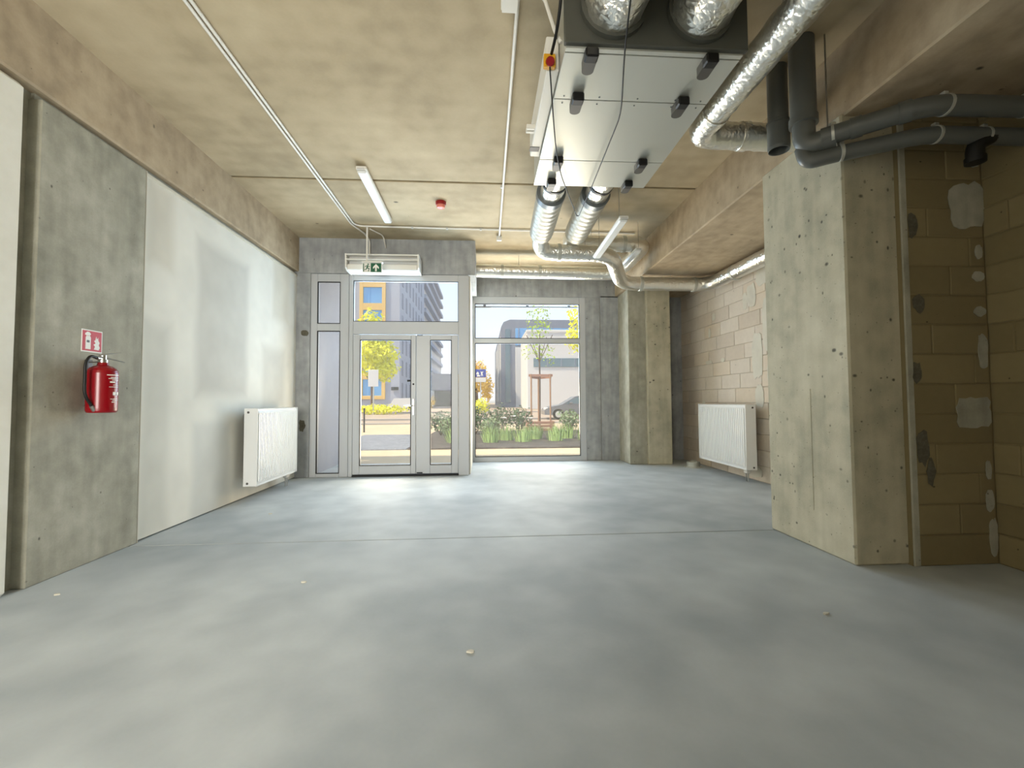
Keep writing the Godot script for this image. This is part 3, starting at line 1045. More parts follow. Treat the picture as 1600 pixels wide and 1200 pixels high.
# ------------------------------------------------------------------ conduits and luminaires
func conduit(label: String, pts: Array, r: float, clips: Array) -> Node3D:
	var c := thing("conduit", label, "conduit", pts[0], "white conduits on the ceiling")
	var st := begin()
	tube(st, bend(pts, 0.06, 5), r, 10)
	piece("tube", st, mats.white_plastic, c)
	for q in clips:
		var s := begin()
		box(s, q, Vector3(0.03, 0.03, 0.03), 0.004)
		piece("clip", s, mats.radiator_grille, c)
	return c

func luminaire(label: String, a: Vector3, b: Vector3, w: float, h: float, wires: Array) -> void:
	var c := (a + b) * 0.5
	var l := thing("batten_luminaire", label, "light fitting", c, "white batten light fittings")
	var st := begin()
	var up := Vector3(0, h, 0)
	bar(st, a + up * 0.7, b + up * 0.7, w, h * 0.6, Vector3.UP, 0.006)
	piece("housing", st, mats.white_plastic, l)
	st = begin()
	bar(st, a.lerp(b, 0.02) + up * 0.25, b.lerp(a, 0.02) + up * 0.25, w * 0.92, h * 0.5, Vector3.UP, 0.012)
	piece("diffuser", st, mats.radiator, l)
	var t := (b - a).normalized()
	for e in [[a, -1.0], [b, 1.0]]:
		st = begin()
		bar(st, e[0] + up * 0.45 + t * e[1] * 0.002, e[0] + up * 0.45 + t * e[1] * 0.008, w * 0.7, h * 0.35, Vector3.UP, 0.001)
		piece("end_inset", st, mats.radiator_grille, l)
	for q in wires:
		st = begin()
		rod(st, q, Vector3(q.x, CEIL, q.z), 0.003, 6)
		piece("suspension", st, mats.steel, l)

func build_ceiling_services() -> void:
	conduit("white conduit of the left-hand pair, bending away along the front of the ceiling", [Vector3(-1.752, 3.524, 2.0), Vector3(-1.752, 3.524, -6.05), Vector3(-1.68, 3.524, -6.12), Vector3(2.2, 3.524, -6.20)], 0.0115, [Vector3(-0.98, 3.522, -6.135), Vector3(-0.50, 3.522, -6.145), Vector3(-0.03, 3.522, -6.155), Vector3(0.75, 3.522, -6.17)])
	conduit("white conduit of the left-hand pair, dropping to the air curtain", [Vector3(-1.785, 3.524, 2.0), Vector3(-1.79, 3.524, -6.05), Vector3(-1.70, 3.524, -6.40), Vector3(-1.68, 3.50, -6.60), Vector3(-1.68, 3.222, -6.60)], 0.0115, [])
	conduit("short white conduit branching behind the exit sign rod", [Vector3(-1.575, 3.515, -6.20), Vector3(-1.45, 3.52, -6.45), Vector3(-1.45, 3.40, -6.63)], 0.009, [])
	var c := conduit("single white conduit in the middle of the ceiling ending in a small sensor", [Vector3(0.195, 3.522, 0.5), Vector3(0.24, 3.522, -6.40)], 0.0125, [Vector3(0.215, 3.522, -4.9)])
	var st := begin()
	box(st, Vector3(0.24, 3.500, -6.43), Vector3(0.075, 0.07, 0.06), 0.008)
	piece("sensor", st, mats.white_plastic, c)
	var j := thing("junction_box", "white junction box on the ceiling left of the ventilation unit", "junction box", Vector3(0.165, 3.54, -2.53))
	st = begin()
	box(st, Vector3(0.165, 3.495, -2.53), Vector3(0.105, 0.09, 0.105), 0.01)
	piece("box", st, mats.white_plastic, j)
	st = begin()
	box(st, Vector3(0.165, 3.447, -2.53), Vector3(0.095, 0.008, 0.095), 0.003)
	piece("lid", st, mats.white_plastic, j)
	conduit("short white conduit from the junction box down to the ventilation unit", [Vector3(0.219, 3.50, -2.52), Vector3(0.36, 3.50, -2.50), Vector3(0.42, 3.22, -2.44), Vector3(0.452, 3.16, -2.44)], 0.011, [])
	luminaire("white batten light fitting fixed to the ceiling at left", Vector3(-1.247, 3.462, -4.53), Vector3(-1.255, 3.462, -5.89), 0.105, 0.06, [])
	luminaire("white batten light fitting hanging on wires before the silver ducts", Vector3(1.40, 2.885, -4.23), Vector3(1.432, 2.885, -5.43), 0.092, 0.05, [Vector3(1.403, 2.93, -4.40), Vector3(1.427, 2.93, -5.28)])
	luminaire("white batten light fitting half hidden behind the bent silver duct", Vector3(2.10, 3.115, -5.75), Vector3(2.13, 3.115, -6.95), 0.092, 0.045, [Vector3(2.105, 3.15, -5.79)])

# ------------------------------------------------------------------ ventilation unit
func build_air_unit() -> void:
	var u := thing("ventilation_unit", "flat sheet-metal ventilation unit hung under the ceiling", "ventilation unit", Vector3(0.97, 3.05, -3.1))
	var st := begin()
	box_lh(st, Vector3(0.465, 3.065, -3.895), Vector3(1.47, 3.44, -2.345), 0.006)
	piece("casing", st, mats.galvanised, u)
	st = begin()
	box_lh(st, Vector3(0.45, 3.058, -2.345), Vector3(1.49, 3.46, -2.31), 0.004)
	piece("end_plate", st, mats.unit_grey, u, "dark grey end plate")
	var cuts := [-2.335, -2.372, -2.752, -3.47, -3.90]
	for i in 4:
		st = begin()
		box_lh(st, Vector3(0.46, 3.048, cuts[i + 1] + 0.003), Vector3(1.475, 3.066, cuts[i] - 0.003), 0.002)
		var p := piece("underside_panel", st, mats.galvanised, u)
		if i > 0 and i < 3:
			st = begin()
			for x in [0.52, 0.75, 1.0, 1.25, 1.42]:
				lathe(st, Vector3(x, 3.048, cuts[i] - 0.035 if i == 2 else cuts[i + 1] + 0.03), Vector3.DOWN, [Vector2(0.006, 0), Vector2(0.005, 0.003), Vector2(0, 0.004)], 8)
			piece("screw_row", st, mats.tape_grey, p).set_meta("kind", "stuff")
	for z in [-2.345, -2.70, -3.43, -3.78]:
		for x in [0.605, 1.29]:
			st = begin()
			box_lh(st, Vector3(x - 0.037, 2.992, z - 0.035), Vector3(x + 0.037, 3.048, z + 0.028), 0.008)
			var l := piece("latch", st, mats.black_plastic, u)
			st = begin()
			var o := PackedVector2Array([Vector2(-0.034, 0), Vector2(0.034, 0)])
			for k in 13:
				var a := PI * k / 12.0
				o.append(Vector2(cos(a) * 0.034, 0.065 + sin(a) * 0.03))
			prism(st, o, 0.05, Vector3(x, 2.996, z - 0.03), Basis(Vector3.RIGHT, Vector3.FORWARD, Vector3.UP))
			piece("tab", st, mats.grey_plastic, l)
	st = begin()
	box_lh(st, Vector3(0.385, 3.085, -3.50), Vector3(0.462, 3.30, -2.56), 0.006)
	piece("control_box", st, mats.white_plastic, u, "white control box on the side")
	st = begin()
	box_lh(st, Vector3(0.37, 3.082, -3.42), Vector3(0.445, 3.086, -3.36), 0.0)
	piece("nameplate", st, mats.black_plastic, u)
	for z in [-3.18, -3.22]:
		st = begin()
		box_lh(st, Vector3(0.325, 3.11, z - 0.014), Vector3(0.39, 3.145, z + 0.014), 0.004)
		piece("cable_gland", st, mats.white_plastic, u)
	st = begin()
	box_lh(st, Vector3(0.365, 3.085, -2.56), Vector3(0.435, 3.165, -2.525), 0.005)
	var iso := piece("isolator_switch", st, mats.yellow_plastic, u, "yellow isolator switch")
	st = begin()
	lathe(st, Vector3(0.40, 3.11, -2.525), Vector3(0, -0.45, 0.9), [Vector2(0.026, 0), Vector2(0.026, 0.02), Vector2(0.022, 0.026), Vector2(0, 0.026)], 18)
	piece("knob", st, mats.red_paint, iso, "red knob")
	st = begin()
	tube(st, finer(bend([Vector3(0.42, 3.54, -2.2), Vector3(0.43, 3.30, -2.28), Vector3(0.42, 3.18, -2.40), Vector3(0.41, 3.16, -2.53)], 0.08), 0.05), 0.009, 8)
	piece("cable", st, mats.black_rubber, u)
	for x in [0.72, 1.21]:
		st = begin()
		tube(st, finer(PackedVector3Array([Vector3(x, 3.262, -2.32), Vector3(x, 3.262, -0.4)]), 0.05), 0.165, 24, true, 0.022, int(x * 10))
		piece("flexible_duct", st, mats.foil, u, "crinkled foil duct")
		st = begin()
		tube(st, PackedVector3Array([Vector3(x, 3.262, -2.312), Vector3(x, 3.262, -2.28)]), 0.185, 24)
		piece("duct_collar", st, mats.unit_grey, u)
	for q in [[0.47, -2.5], [1.46, -2.5], [0.47, -3.7], [1.46, -3.7]]:
		st = begin()
		rod(st, Vector3(q[0], 3.42, q[1]), Vector3(q[0], CEIL, q[1]), 0.005, 8)
		piece("hanger_rod", st, mats.steel, u)

	var w := thing("cable", "thin black cable hanging slack below the middle of the ventilation unit", "cable", Vector3(0.9, 2.99, -3.0), "black cables under the ventilation unit")
	st = begin()
	tube(st, bend([Vector3(0.66, 3.08, -1.75), Vector3(0.772, 2.995, -2.287), Vector3(0.885, 2.985, -2.69), Vector3(0.913, 2.985, -2.83), Vector3(0.962, 2.99, -3.78), Vector3(0.992, 3.01, -4.45), Vector3(0.99, 3.05, -4.52)], 0.15, 4), 0.0045, 6)
	piece("wire", st, mats.black_rubber, w)
	w = thing("cable", "thin black cable running from the isolator switch across to the ducts", "cable", Vector3(0.6, 2.99, -3.3), "black cables under the ventilation unit")
	st = begin()
	tube(st, bend([Vector3(0.40, 3.085, -2.53), Vector3(0.47, 3.0, -2.85), Vector3(0.548, 2.985, -3.21), Vector3(0.65, 2.985, -3.58), Vector3(0.974, 3.005, -4.45), Vector3(0.99, 3.05, -4.52)], 0.15, 4), 0.0045, 6)
	piece("wire", st, mats.black_rubber, w)

# ------------------------------------------------------------------ silver ducts
func build_ducts() -> void:
	var st: SurfaceTool
	var names := ["silver duct with sleeve silencer from the unit's left spigot, swinging to the right wall", "silver duct with sleeve silencer from the unit's right spigot, turning back along the front wall"]
	for k in 2:
		var x: float = [0.695, 1.155][k]
		var x1: float = [0.73, 1.175][k]
		var d := thing("ventilation_duct", names[k], "duct", Vector3(x, 3.22, -4.6), "silver ventilation ducts")
		st = begin()
		tube(st, finer(PackedVector3Array([Vector3(x, 3.215, -3.902), Vector3(x + 0.006, 3.215, -4.40)]), 0.04), 0.118, 28, true, 0.006, 3 + k)
		piece("spigot", st, mats.foil, d)
		st = begin()
		tube(st, PackedVector3Array([Vector3(x, 3.215, -4.13), Vector3(x, 3.215, -4.165)]), 0.124, 28)
		piece("clamp", st, mats.black_plastic, d, "black clamp")
		st = begin()
		tube(st, PackedVector3Array([Vector3(x, 3.215, -4.36), Vector3(x, 3.215, -4.45)]), 0.149, 28)
		piece("tape_collar", st, mats.tape_grey, d, "grey tape collar")
		st = begin()
		var prof := [Vector2(0.118, 0.0), Vector2(0.142, 0.01)]
		for i in 56:
			var t := i / 55.0
			prof.append(Vector2(0.142 + 0.0045 * sin(t * TAU * 9.0), 0.01 + t * 0.97))
		prof.append(Vector2(0.13, 1.0))
		prof.append(Vector2(0.10, 1.01))
		lathe(st, Vector3(x, 3.215, -4.44), Vector3(x1 - x, -0.01, -1.0), prof, 28)
		piece("silencer", st, mats.sleeve, d, "ribbed white silver sleeve")
		var path: Array
		if k == 0:
			path = [Vector3(x1 - 0.01, 3.20, -5.40), Vector3(x1 + 0.02, 3.06, -5.70), Vector3(1.70, 3.045, -5.70), Vector3(2.12, 2.895, -6.60), Vector3(3.53, 2.90, -6.62), Vector3(3.535, 2.875, -3.7)]
		else:
			path = [Vector3(x1 - 0.01, 3.215, -5.40), Vector3(x1, 3.275, -5.95), Vector3(2.26, 3.275, -5.95), Vector3(2.27, 3.25, -7.30), Vector3(-0.19, 3.275, -7.30)]
		st = begin()
		tube(st, finer(bend(path, 0.26 if k == 0 else 0.22, 10), 0.05), 0.105 if k == 0 else 0.108, 24, true, 0.004, 9 + k)
		piece("pipe", st, mats.foil, d)
		var seams: Array = [[Vector3(1.0, 3.055, -5.70), 0], [Vector3(2.42, 2.897, -6.605), 0], [Vector3(3.535, 2.89, -5.9), 2], [Vector3(3.27, 2.899, -6.616), 0]] if k == 0 else [[Vector3(0.32, 3.273, -7.30), 0], [Vector3(0.95, 3.268, -7.30), 0], [Vector3(1.95, 3.275, -5.95), 0]]
		for q in seams:
			st = begin()
			var ax := Vector3.RIGHT if q[1] == 0 else Vector3.BACK
			tube(st, PackedVector3Array([q[0] - ax * 0.022, q[0] + ax * 0.022]), 0.114, 24)
			piece("joint_band", st, mats.galvanised, d)
		for q in ([Vector3(1.35, 3.05, -5.70), Vector3(2.9, 2.9, -6.61)] if k == 0 else [Vector3(1.5, 3.27, -5.95), Vector3(0.6, 3.27, -7.30)]):
			st = begin()
			rod(st, q + Vector3(0, 0.10, 0), Vector3(q.x, CEIL if q.x < 2.4 else 3.04, q.z), 0.004, 6)
			piece("hanger", st, mats.steel, d)

	var f := thing("foil_duct", "large foil-wrapped duct beside the ventilation unit bending into the right beam", "duct", Vector3(1.66, 3.15, -2.5))
	st = begin()
	tube(st, finer(bend([Vector3(1.69, 3.15, 0.5), Vector3(1.655, 3.15, -3.24), Vector3(2.458, 3.15, -3.24)], 0.15, 10), 0.04), 0.098, 28, true, 0.010, 21)
	piece("wrap", st, mats.foil, f)
	for q in [[Vector3(1.657, 3.15, -2.98), Vector3(0, 0, 1)], [Vector3(1.675, 3.15, -1.9), Vector3(0, 0, 1)], [Vector3(2.02, 3.15, -3.24), Vector3(1, 0, 0)]]:
		st = begin()
		tube(st, PackedVector3Array([q[0] - q[1] * 0.03, q[0] + q[1] * 0.03]), 0.106, 24)
		piece("tape_band", st, mats.foil, f)

# ------------------------------------------------------------------ grey drain pipes
func ring_clamp(at: Vector3, ax: Vector3, r: float, parent: Node3D) -> void:
	var st := begin()
	tube(st, PackedVector3Array([at - ax * 0.008, at + ax * 0.008]), r + 0.004, 20)
	box(st, at + Vector3(0, r + 0.012, 0), Vector3(0.03, 0.02, 0.03), 0.003)
	piece("clamp", st, mats.galvanised, parent)

func build_drains() -> void:
	var st := begin()
	var s := thing("drain_stub", "short open-ended grey plastic drain pipe hanging from the ceiling", "pipe", Vector3(2.16, 2.91, -3.03))
	var c := Vector3(2.165, 0, -3.03)
	# open at the bottom: outer skin, rim and inner skin
	lathe(st, c + Vector3(0, CEIL, 0), Vector3.DOWN, [Vector2(0.068, 0), Vector2(0.068, 0.40), Vector2(0.074, 0.42), Vector2(0.074, 0.60), Vector2(0.070, 0.62), Vector2(0.066, 0.62), Vector2(0.064, 0.60), Vector2(0.064, 0.30), Vector2(0.0, 0.30)], 26)
	piece("pipe", st, mats.pvc_grey, s)
	st = begin()
	tube(st, PackedVector3Array([c + Vector3(0, 3.13, 0), c + Vector3(0, 3.11, 0)]), 0.078, 26)
	piece("socket_ring", st, mats.pvc_grey, s)

	var d := thing("drain_pipe", "thick grey drain pipe dropping from the ceiling and elbowing over the alcove", "pipe", Vector3(2.16, 3.2, -2.78))
	st = begin()
	tube(st, bend([Vector3(2.165, CEIL, -2.78), Vector3(2.165, 2.98, -2.78)], 0.1), 0.078, 24)
	piece("pipe", st, mats.pvc_grey, d)
	st = begin()
	tube(st, bend([Vector3(2.165, 3.02, -2.78), Vector3(2.165, 2.80, -2.78), Vector3(2.29, 2.81, -2.665)], 0.12, 10), 0.068, 22)
	piece("elbow", st, mats.pvc_grey, d)
	st = begin()
	tube(st, PackedVector3Array([Vector3(2.165, 3.0, -2.78), Vector3(2.165, 2.95, -2.78)]), 0.086, 24)
	piece("socket_ring", st, mats.pvc_grey, d)
	var run := [Vector3(2.22, 2.815, -2.70), Vector3(2.62, 2.83, -2.37), Vector3(3.42, 2.83, -2.35)]
	st = begin()
	tube(st, bend(run, 0.12, 8), 0.057, 22)
	piece("branch", st, mats.pvc_grey, d)
	for q in [0.35, 0.8]:
		st = begin()
		var a: Vector3 = run[0].lerp(run[1], q)
		var t: Vector3 = (run[1] - run[0]).normalized()
		tube(st, PackedVector3Array([a - t * 0.03, a + t * 0.03]), 0.063, 22)
		piece("socket_ring", st, mats.pvc_grey, d)
	var t0: Vector3 = (run[1] - run[0]).normalized()
	ring_clamp(run[0].lerp(run[1], 0.12), t0, 0.058, d)
	ring_clamp(Vector3(2.72, 2.83, -2.367), Vector3.RIGHT, 0.057, d)
	ring_clamp(Vector3(3.22, 2.83, -2.354), Vector3.RIGHT, 0.057, d)
	st = begin()
	rod(st, Vector3(2.285, 2.86, -2.72), Vector3(2.285, CEIL, -2.72), 0.005, 8)
	piece("hanger_rod", st, mats.steel, d)

	var e := thing("drain_pipe", "lower grey drain pipe running below the thick one into the alcove", "pipe", Vector3(2.8, 2.7, -2.5))
	var low := [Vector3(2.17, 2.80, -2.80), Vector3(2.175, 2.695, -2.775), Vector3(2.30, 2.705, -2.70), Vector3(2.74, 2.735, -2.50), Vector3(3.42, 2.735, -2.49)]
	st = begin()
	tube(st, bend(low, 0.12, 8), 0.05, 20)
	piece("pipe", st, mats.pvc_grey, e)
	ring_clamp(Vector3(2.33, 2.707, -2.672), Vector3(0.92, 0.06, 0.38).normalized(), 0.051, e)
	ring_clamp(Vector3(2.80, 2.735, -2.499), Vector3.RIGHT, 0.05, e)
	ring_clamp(Vector3(3.12, 2.735, -2.495), Vector3.RIGHT, 0.05, e)
	st = begin()
	tube(st, bend([Vector3(3.17, 2.735, -2.49), Vector3(3.06, 2.68, -2.50), Vector3(3.06, 2.58, -2.50)], 0.06), 0.045, 18)
	piece("branch", st, mats.black_rubber, e, "black down branch")
	st = begin()
	tube(st, PackedVector3Array([Vector3(3.06, 2.60, -2.50), Vector3(3.06, 2.565, -2.50)]), 0.052, 18)
	piece("socket_ring", st, mats.black_rubber, e)

func build_floor_bits() -> void:
	var c := Vector3(3.44, 0, -7.10)
	var t := thing("duct_cap", "round metal duct cap lying on the floor by the right radiator", "duct cap", c)
	var st := begin()
	lathe(st, c, Vector3.UP, [Vector2(0.10, 0), Vector2(0.14, 0.0), Vector2(0.14, 0.012), Vector2(0.105, 0.016), Vector2(0.105, 0.085), Vector2(0.098, 0.09), Vector2(0.098, 0.07), Vector2(0, 0.07)], 28)
	piece("cap", st, mats.galvanised, t)
	st = begin()
	tube(st, bend([c + Vector3(-0.04, 0.075, 0), c + Vector3(-0.04, 0.11, 0), c + Vector3(0.04, 0.11, 0), c + Vector3(0.04, 0.075, 0)], 0.02), 0.006, 8)
	piece("grip", st, mats.steel, t)
	var where := [["white plaster crumb on the floor in front of the left radiator", -2.1, -4.55], ["white plaster crumb in the middle of the floor nearest the viewer", -0.06, -1.99], ["white plaster crumb on the floor left of the middle", -1.1, -2.82], ["white plaster crumb on the floor before the right column", 1.75, -2.2], ["white plaster crumb on the floor near the foot of the left pier", -2.45, -2.75]]
	for q in where:
		var at := Vector3(q[1], 0, q[2])
		var o := thing("plaster_crumb", q[0], "crumb", at, "plaster crumbs on the floor")
		st = begin()
		prism(st, blob(Vector2(0.016, 0.009), 9, 0.25), 0.007, at, Basis(Vector3.RIGHT, Vector3.FORWARD, Vector3.UP))
		piece("crumb", st, mats.plaster, o)

# ------------------------------------------------------------------ outside
func leaf_mat(called: String, c: Color) -> void:
	var m := flat(called, c, 0.7)
	m.cull_mode = BaseMaterial3D.CULL_DISABLED
	m.backlight_enabled = true
	m.backlight = Color(c.r * 0.6, c.g * 0.6, c.b * 0.3)

# leaves scattered through an ellipsoid, thicker towards its skin
func crown(st: SurfaceTool, c: Vector3, r: Vector3, count: int, size: float) -> void:
	for i in count:
		var d := Vector3(rng.randfn(), rng.randfn(), rng.randfn()).normalized()
		var lump := 0.82 + 0.18 * sin(d.x * 5.0 + c.x) * cos(d.y * 6.0 + d.z * 4.0)
		var p := c + d * r * lump * pow(rng.randf(), 0.35)
		var n := (d + Vector3(rng.randfn(), rng.randfn() + 0.6, rng.randfn()) * 0.6).normalized()
		var u := n.cross(Vector3(rng.randfn(), rng.randfn(), rng.randfn())).normalized()
		var v := n.cross(u)
		var s := size * rng.randf_range(0.7, 1.3)
		quad(st, p - u * s, p - v * s * 0.5, p + u * s, p + v * s * 0.5, n)

func tree(called: String, label: String, base: Vector3, trunk_h: float, trunk_r: float, crowns: Array, mat: Material, leaf: float, group := "") -> void:
	var t := thing(called, label, "tree", base, group)
	var st := begin()
	tube(st, PackedVector3Array([base, base + Vector3(0.01, trunk_h * 0.5, 0), base + Vector3(0, trunk_h, 0)]), trunk_r, 8)
	for k in 5:
		var a := TAU * k / 5.0 + 0.4
		tube(st, PackedVector3Array([base + Vector3(0, trunk_h * 0.8, 0), base + Vector3(cos(a) * trunk_h * 0.16, trunk_h * 1.12, sin(a) * trunk_h * 0.16)]), trunk_r * 0.45, 6)
	piece("trunk", st, mats.bark, t)
	st = begin()
	for q in crowns:
		crown(st, base + q[0], q[1], q[2], leaf)
	piece("foliage", st, mat, t)

func shrub(label: String, base: Vector3, w: float, h: float, mat: Material, count: int, leaf: float) -> void:
	var t := thing("shrub", label, "shrub", base, "shrubs in the planting bed")
	var st := begin()
	for k in 7:
		var a := TAU * k / 7.0
		tube(st, PackedVector3Array([base, base + Vector3(cos(a) * w * 0.35, h * 0.75, sin(a) * w * 0.35)]), 0.012, 5)
	piece("stems", st, mats.bark, t)
	st = begin()
	crown(st, base + Vector3(0, h * 0.55, 0), Vector3(w * 0.5, h * 0.48, w * 0.5), count, leaf)
	piece("foliage", st, mat, t)

func tuft(label: String, base: Vector3, w: float, h: float) -> void:
	var t := thing("ornamental_grass", label, "grass tuft", base, "grass tufts along the bed edge")
	var st := begin()
	for i in 150:
		var a := rng.randf() * TAU
		var r0 := sqrt(rng.randf()) * w * 0.30
		var lean := rng.randf_range(0.02, 0.55) * w * 0.5 + r0 * 0.35
		var a2 := a + rng.randf_range(-0.7, 0.7)
		var b := base + Vector3(cos(a) * r0, 0, sin(a) * r0)
		var hh := h * rng.randf_range(0.45, 1.0) * (1.0 - r0 / w * 0.9)
		var m := b + Vector3(cos(a2) * lean * 0.45, hh * 0.75, sin(a2) * lean * 0.45)
		var e := b + Vector3(cos(a2) * lean * 1.3, hh * rng.randf_range(0.75, 1.0), sin(a2) * lean * 1.3)
		var sd := Vector3(-sin(a2), 0, cos(a2)) * 0.0065
		var n := Vector3(cos(a2), 0.5, sin(a2)).normalized()
		quad(st, b - sd, b + sd, m + sd, m - sd, n)
		tri(st, m - sd, m + sd, e, n)
	piece("blades", st, mats.leaf_grass, t)

func build_outside() -> void:
	leaf_mat("leaf_yellow", Color(0.90, 0.90, 0.20))
	leaf_mat("leaf_lime", Color(0.62, 0.72, 0.18))
	leaf_mat("leaf_gold", Color(0.88, 0.74, 0.20))
	leaf_mat("leaf_dark", Color(0.27, 0.36, 0.24))
	leaf_mat("leaf_grey", Color(0.45, 0.52, 0.38))
	leaf_mat("leaf_grass", Color(0.52, 0.62, 0.38))
	flat("bark", Color(0.38, 0.30, 0.25), 0.85)
	flat("timber", Color(0.62, 0.47, 0.36), 0.8)
	flat("timber_red", Color(0.62, 0.45, 0.37), 0.8)
	flat("petal", Color(0.93, 0.92, 0.88), 0.7)
	flat("facade_blue", Color(0.66, 0.68, 0.74), 0.8)
	flat("facade_white", Color(0.82, 0.82, 0.82), 0.8)
	flat("facade_grey", Color(0.50, 0.52, 0.58), 0.6)
	flat("facade_tower", Color(0.62, 0.60, 0.58), 0.8)
	flat("frame_yellow", Color(0.86, 0.72, 0.42), 0.6)
	flat("pane_blue", Color(0.45, 0.66, 0.85), 0.12, 0.3)
	flat("pane_grey", Color(0.42, 0.50, 0.54), 0.12, 0.2)
	flat("sign_blue", Color(0.08, 0.20, 0.62), 0.4)
	flat("car_paint", Color(0.50, 0.51, 0.53), 0.25, 0.5)
	flat("kerb", Color(0.62, 0.60, 0.58), 0.85)
	triplanar("paving", concrete_image(256, 91, Color(0.66, 0.60, 0.50), Color(0.71, 0.645, 0.54), Color(0.76, 0.69, 0.585), [0.4, 0.3, 0.2]), 5.0, 0.9)
	triplanar("asphalt", concrete_image(256, 95, Color(0.57, 0.51, 0.45), Color(0.62, 0.56, 0.495), Color(0.67, 0.61, 0.54), [0.4, 0.3, 0.3]), 9.0, 0.9)
	triplanar("soil", concrete_image(256, 97, Color(0.18, 0.16, 0.15), Color(0.28, 0.255, 0.24), Color(0.42, 0.40, 0.37), [0.4, 0.5, 0.5]), 2.0, 0.95)
	triplanar("gravel", concrete_image(256, 99, Color(0.30, 0.32, 0.36), Color(0.44, 0.46, 0.50), Color(0.62, 0.63, 0.66), [0.2, 0.4, 0.8]), 1.6, 0.9)
	var st: SurfaceTool
	var g := structure("ground", "sunlit paved ground outside the shop front", "ground")
	st = begin()
	box_lh(st, Vector3(-90, -0.4, -22.0), Vector3(90, -0.012, -8.06), 0.0)
	box_lh(st, Vector3(-2.6, -0.4, -8.06), Vector3(-0.25, -0.012, -6.72), 0.0)
	piece("pavement", st, mats.paving, g)
	st = begin()
	box_lh(st, Vector3(-220, -0.4, -260), Vector3(220, -0.05, -22.0), 0.0)
	piece("road", st, mats.asphalt, g)
	for q in [[-22.1, -21.9], [-27.6, -27.35], [-45.2, -44.9]]:
		st = begin()
		box_lh(st, Vector3(-60, -0.1, q[0]), Vector3(60, 0.06, q[1]), 0.01)
		piece("kerb", st, mats.kerb, g)
	st = begin()
	box_lh(st, Vector3(-1.75, -0.1, -16.2), Vector3(7.5, 0.03, -10.35), 0.02)
	piece("planting_bed", st, mats.soil, g)
	st = begin()
	box_lh(st, Vector3(-3.9, -0.1, -14.9), Vector3(-1.78, 0.015, -10.35), 0.01)
	piece("gravel_bed", st, mats.gravel, g)
	# recess in front of the door: side wall and soffit
	var rw := structure("wall_recess", "pale rendered side wall and soffit of the recess outside the sidelight", "wall")
	st = begin()
	box_lh(st, Vector3(-2.9, -0.01, -8.34), Vector3(-2.55, 3.5, -6.76), 0.004)
	piece("side_render", st, mats.recess_render, rw)

	# timber edge, bollard, sign posts
	var b := thing("timber_post", "short orange-brown timber post at the near left corner of the gravel bed", "post", Vector3(-2.95, 0, -10.45))
	st = begin()
	box_lh(st, Vector3(-3.0, -0.01, -10.5), Vector3(-2.9, 0.38, -10.4), 0.008)
	piece("post_body", st, mats.timber, b)
	b = thing("bollard", "thin dark bollard on the pavement beyond the gravel bed", "bollard", Vector3(-4.35, -0.02, -16.5))
	st = begin()
	lathe(st, Vector3(-4.35, -0.02, -16.5), Vector3.UP, [Vector2(0.03, 0), Vector2(0.03, 0.80), Vector2(0.036, 0.82), Vector2(0.036, 0.88), Vector2(0.0, 0.90)], 10)
	piece("post", st, mats.black_plastic, b)
	b = thing("road_sign", "back of a pale square road sign on a post seen through the door", "sign", Vector3(-9.8, 0, -40))
	st = begin()
	rod(st, Vector3(-9.75, -0.05, -40), Vector3(-9.75, 3.9, -40), 0.06, 8)
	piece("pole", st, mats.galvanised, b)
	st = begin()
	box(st, Vector3(-9.75, 3.2, -39.9), Vector3(0.9, 1.5, 0.05), 0.02)
	piece("plate", st, mats.facade_white, b)
	b = thing("road_sign", "blue residential-zone road sign on a post left of the pale building", "sign", Vector3(-0.25, 0, -42))
	st = begin()
	rod(st, Vector3(-0.25, -0.05, -42), Vector3(-0.25, 4.3, -42), 0.05, 8)
	piece("pole", st, mats.galvanised, b)
	st = begin()
	box(st, Vector3(-0.25, 3.75, -41.9), Vector3(1.0, 0.75, 0.05), 0.03)
	piece("plate", st, mats.sign_blue, b)
	st = begin()
	var so := Vector3(-0.25, 3.75, -41.874)
	prism(st, outline([[-0.40, 0.02], [-0.28, 0.16], [-0.16, 0.02], [-0.16, -0.12], [-0.40, -0.12]], 1.0), 0.01, so, Basis.IDENTITY)
	prism(st, outline([[0.02, -0.26], [0.08, -0.26], [0.10, -0.06], [0.16, -0.24], [0.22, -0.24], [0.16, 0.06], [0.26, 0.10], [0.24, 0.16], [0.10, 0.12], [0.02, 0.18], [-0.02, 0.14], [0.04, 0.06]], 1.0), 0.01, so, Basis.IDENTITY)
	prism(st, outline([[-0.36, -0.30], [-0.06, -0.30], [-0.06, -0.22], [-0.12, -0.16], [-0.30, -0.16], [-0.36, -0.22]], 1.0), 0.01, so, Basis.IDENTITY)
	piece("pictogram", st, mats.petal, b)
	st = begin()
	box(st, Vector3(-0.25, 3.12, -41.9), Vector3(1.0, 0.42, 0.05), 0.03)
	piece("supplementary_plate", st, mats.facade_white, b)
	b = thing("shutter_rail", "horizontal rail on brackets across the top of the shop window outside", "rail", Vector3(0.85, 2.9, -8.3))
	st = begin()
	box_lh(st, Vector3(-0.3, 2.875, -8.36), Vector3(2.0, 2.905, -8.33), 0.003)
	piece("rail_bar", st, mats.grey_plastic, b)
	for x in [0.03, 0.84, 1.64]:
		st = begin()
		box_lh(st, Vector3(x - 0.025, 2.88, -8.37), Vector3(x + 0.025, 3.02, -8.302), 0.003)
		piece("bracket", st, mats.black_plastic, b)

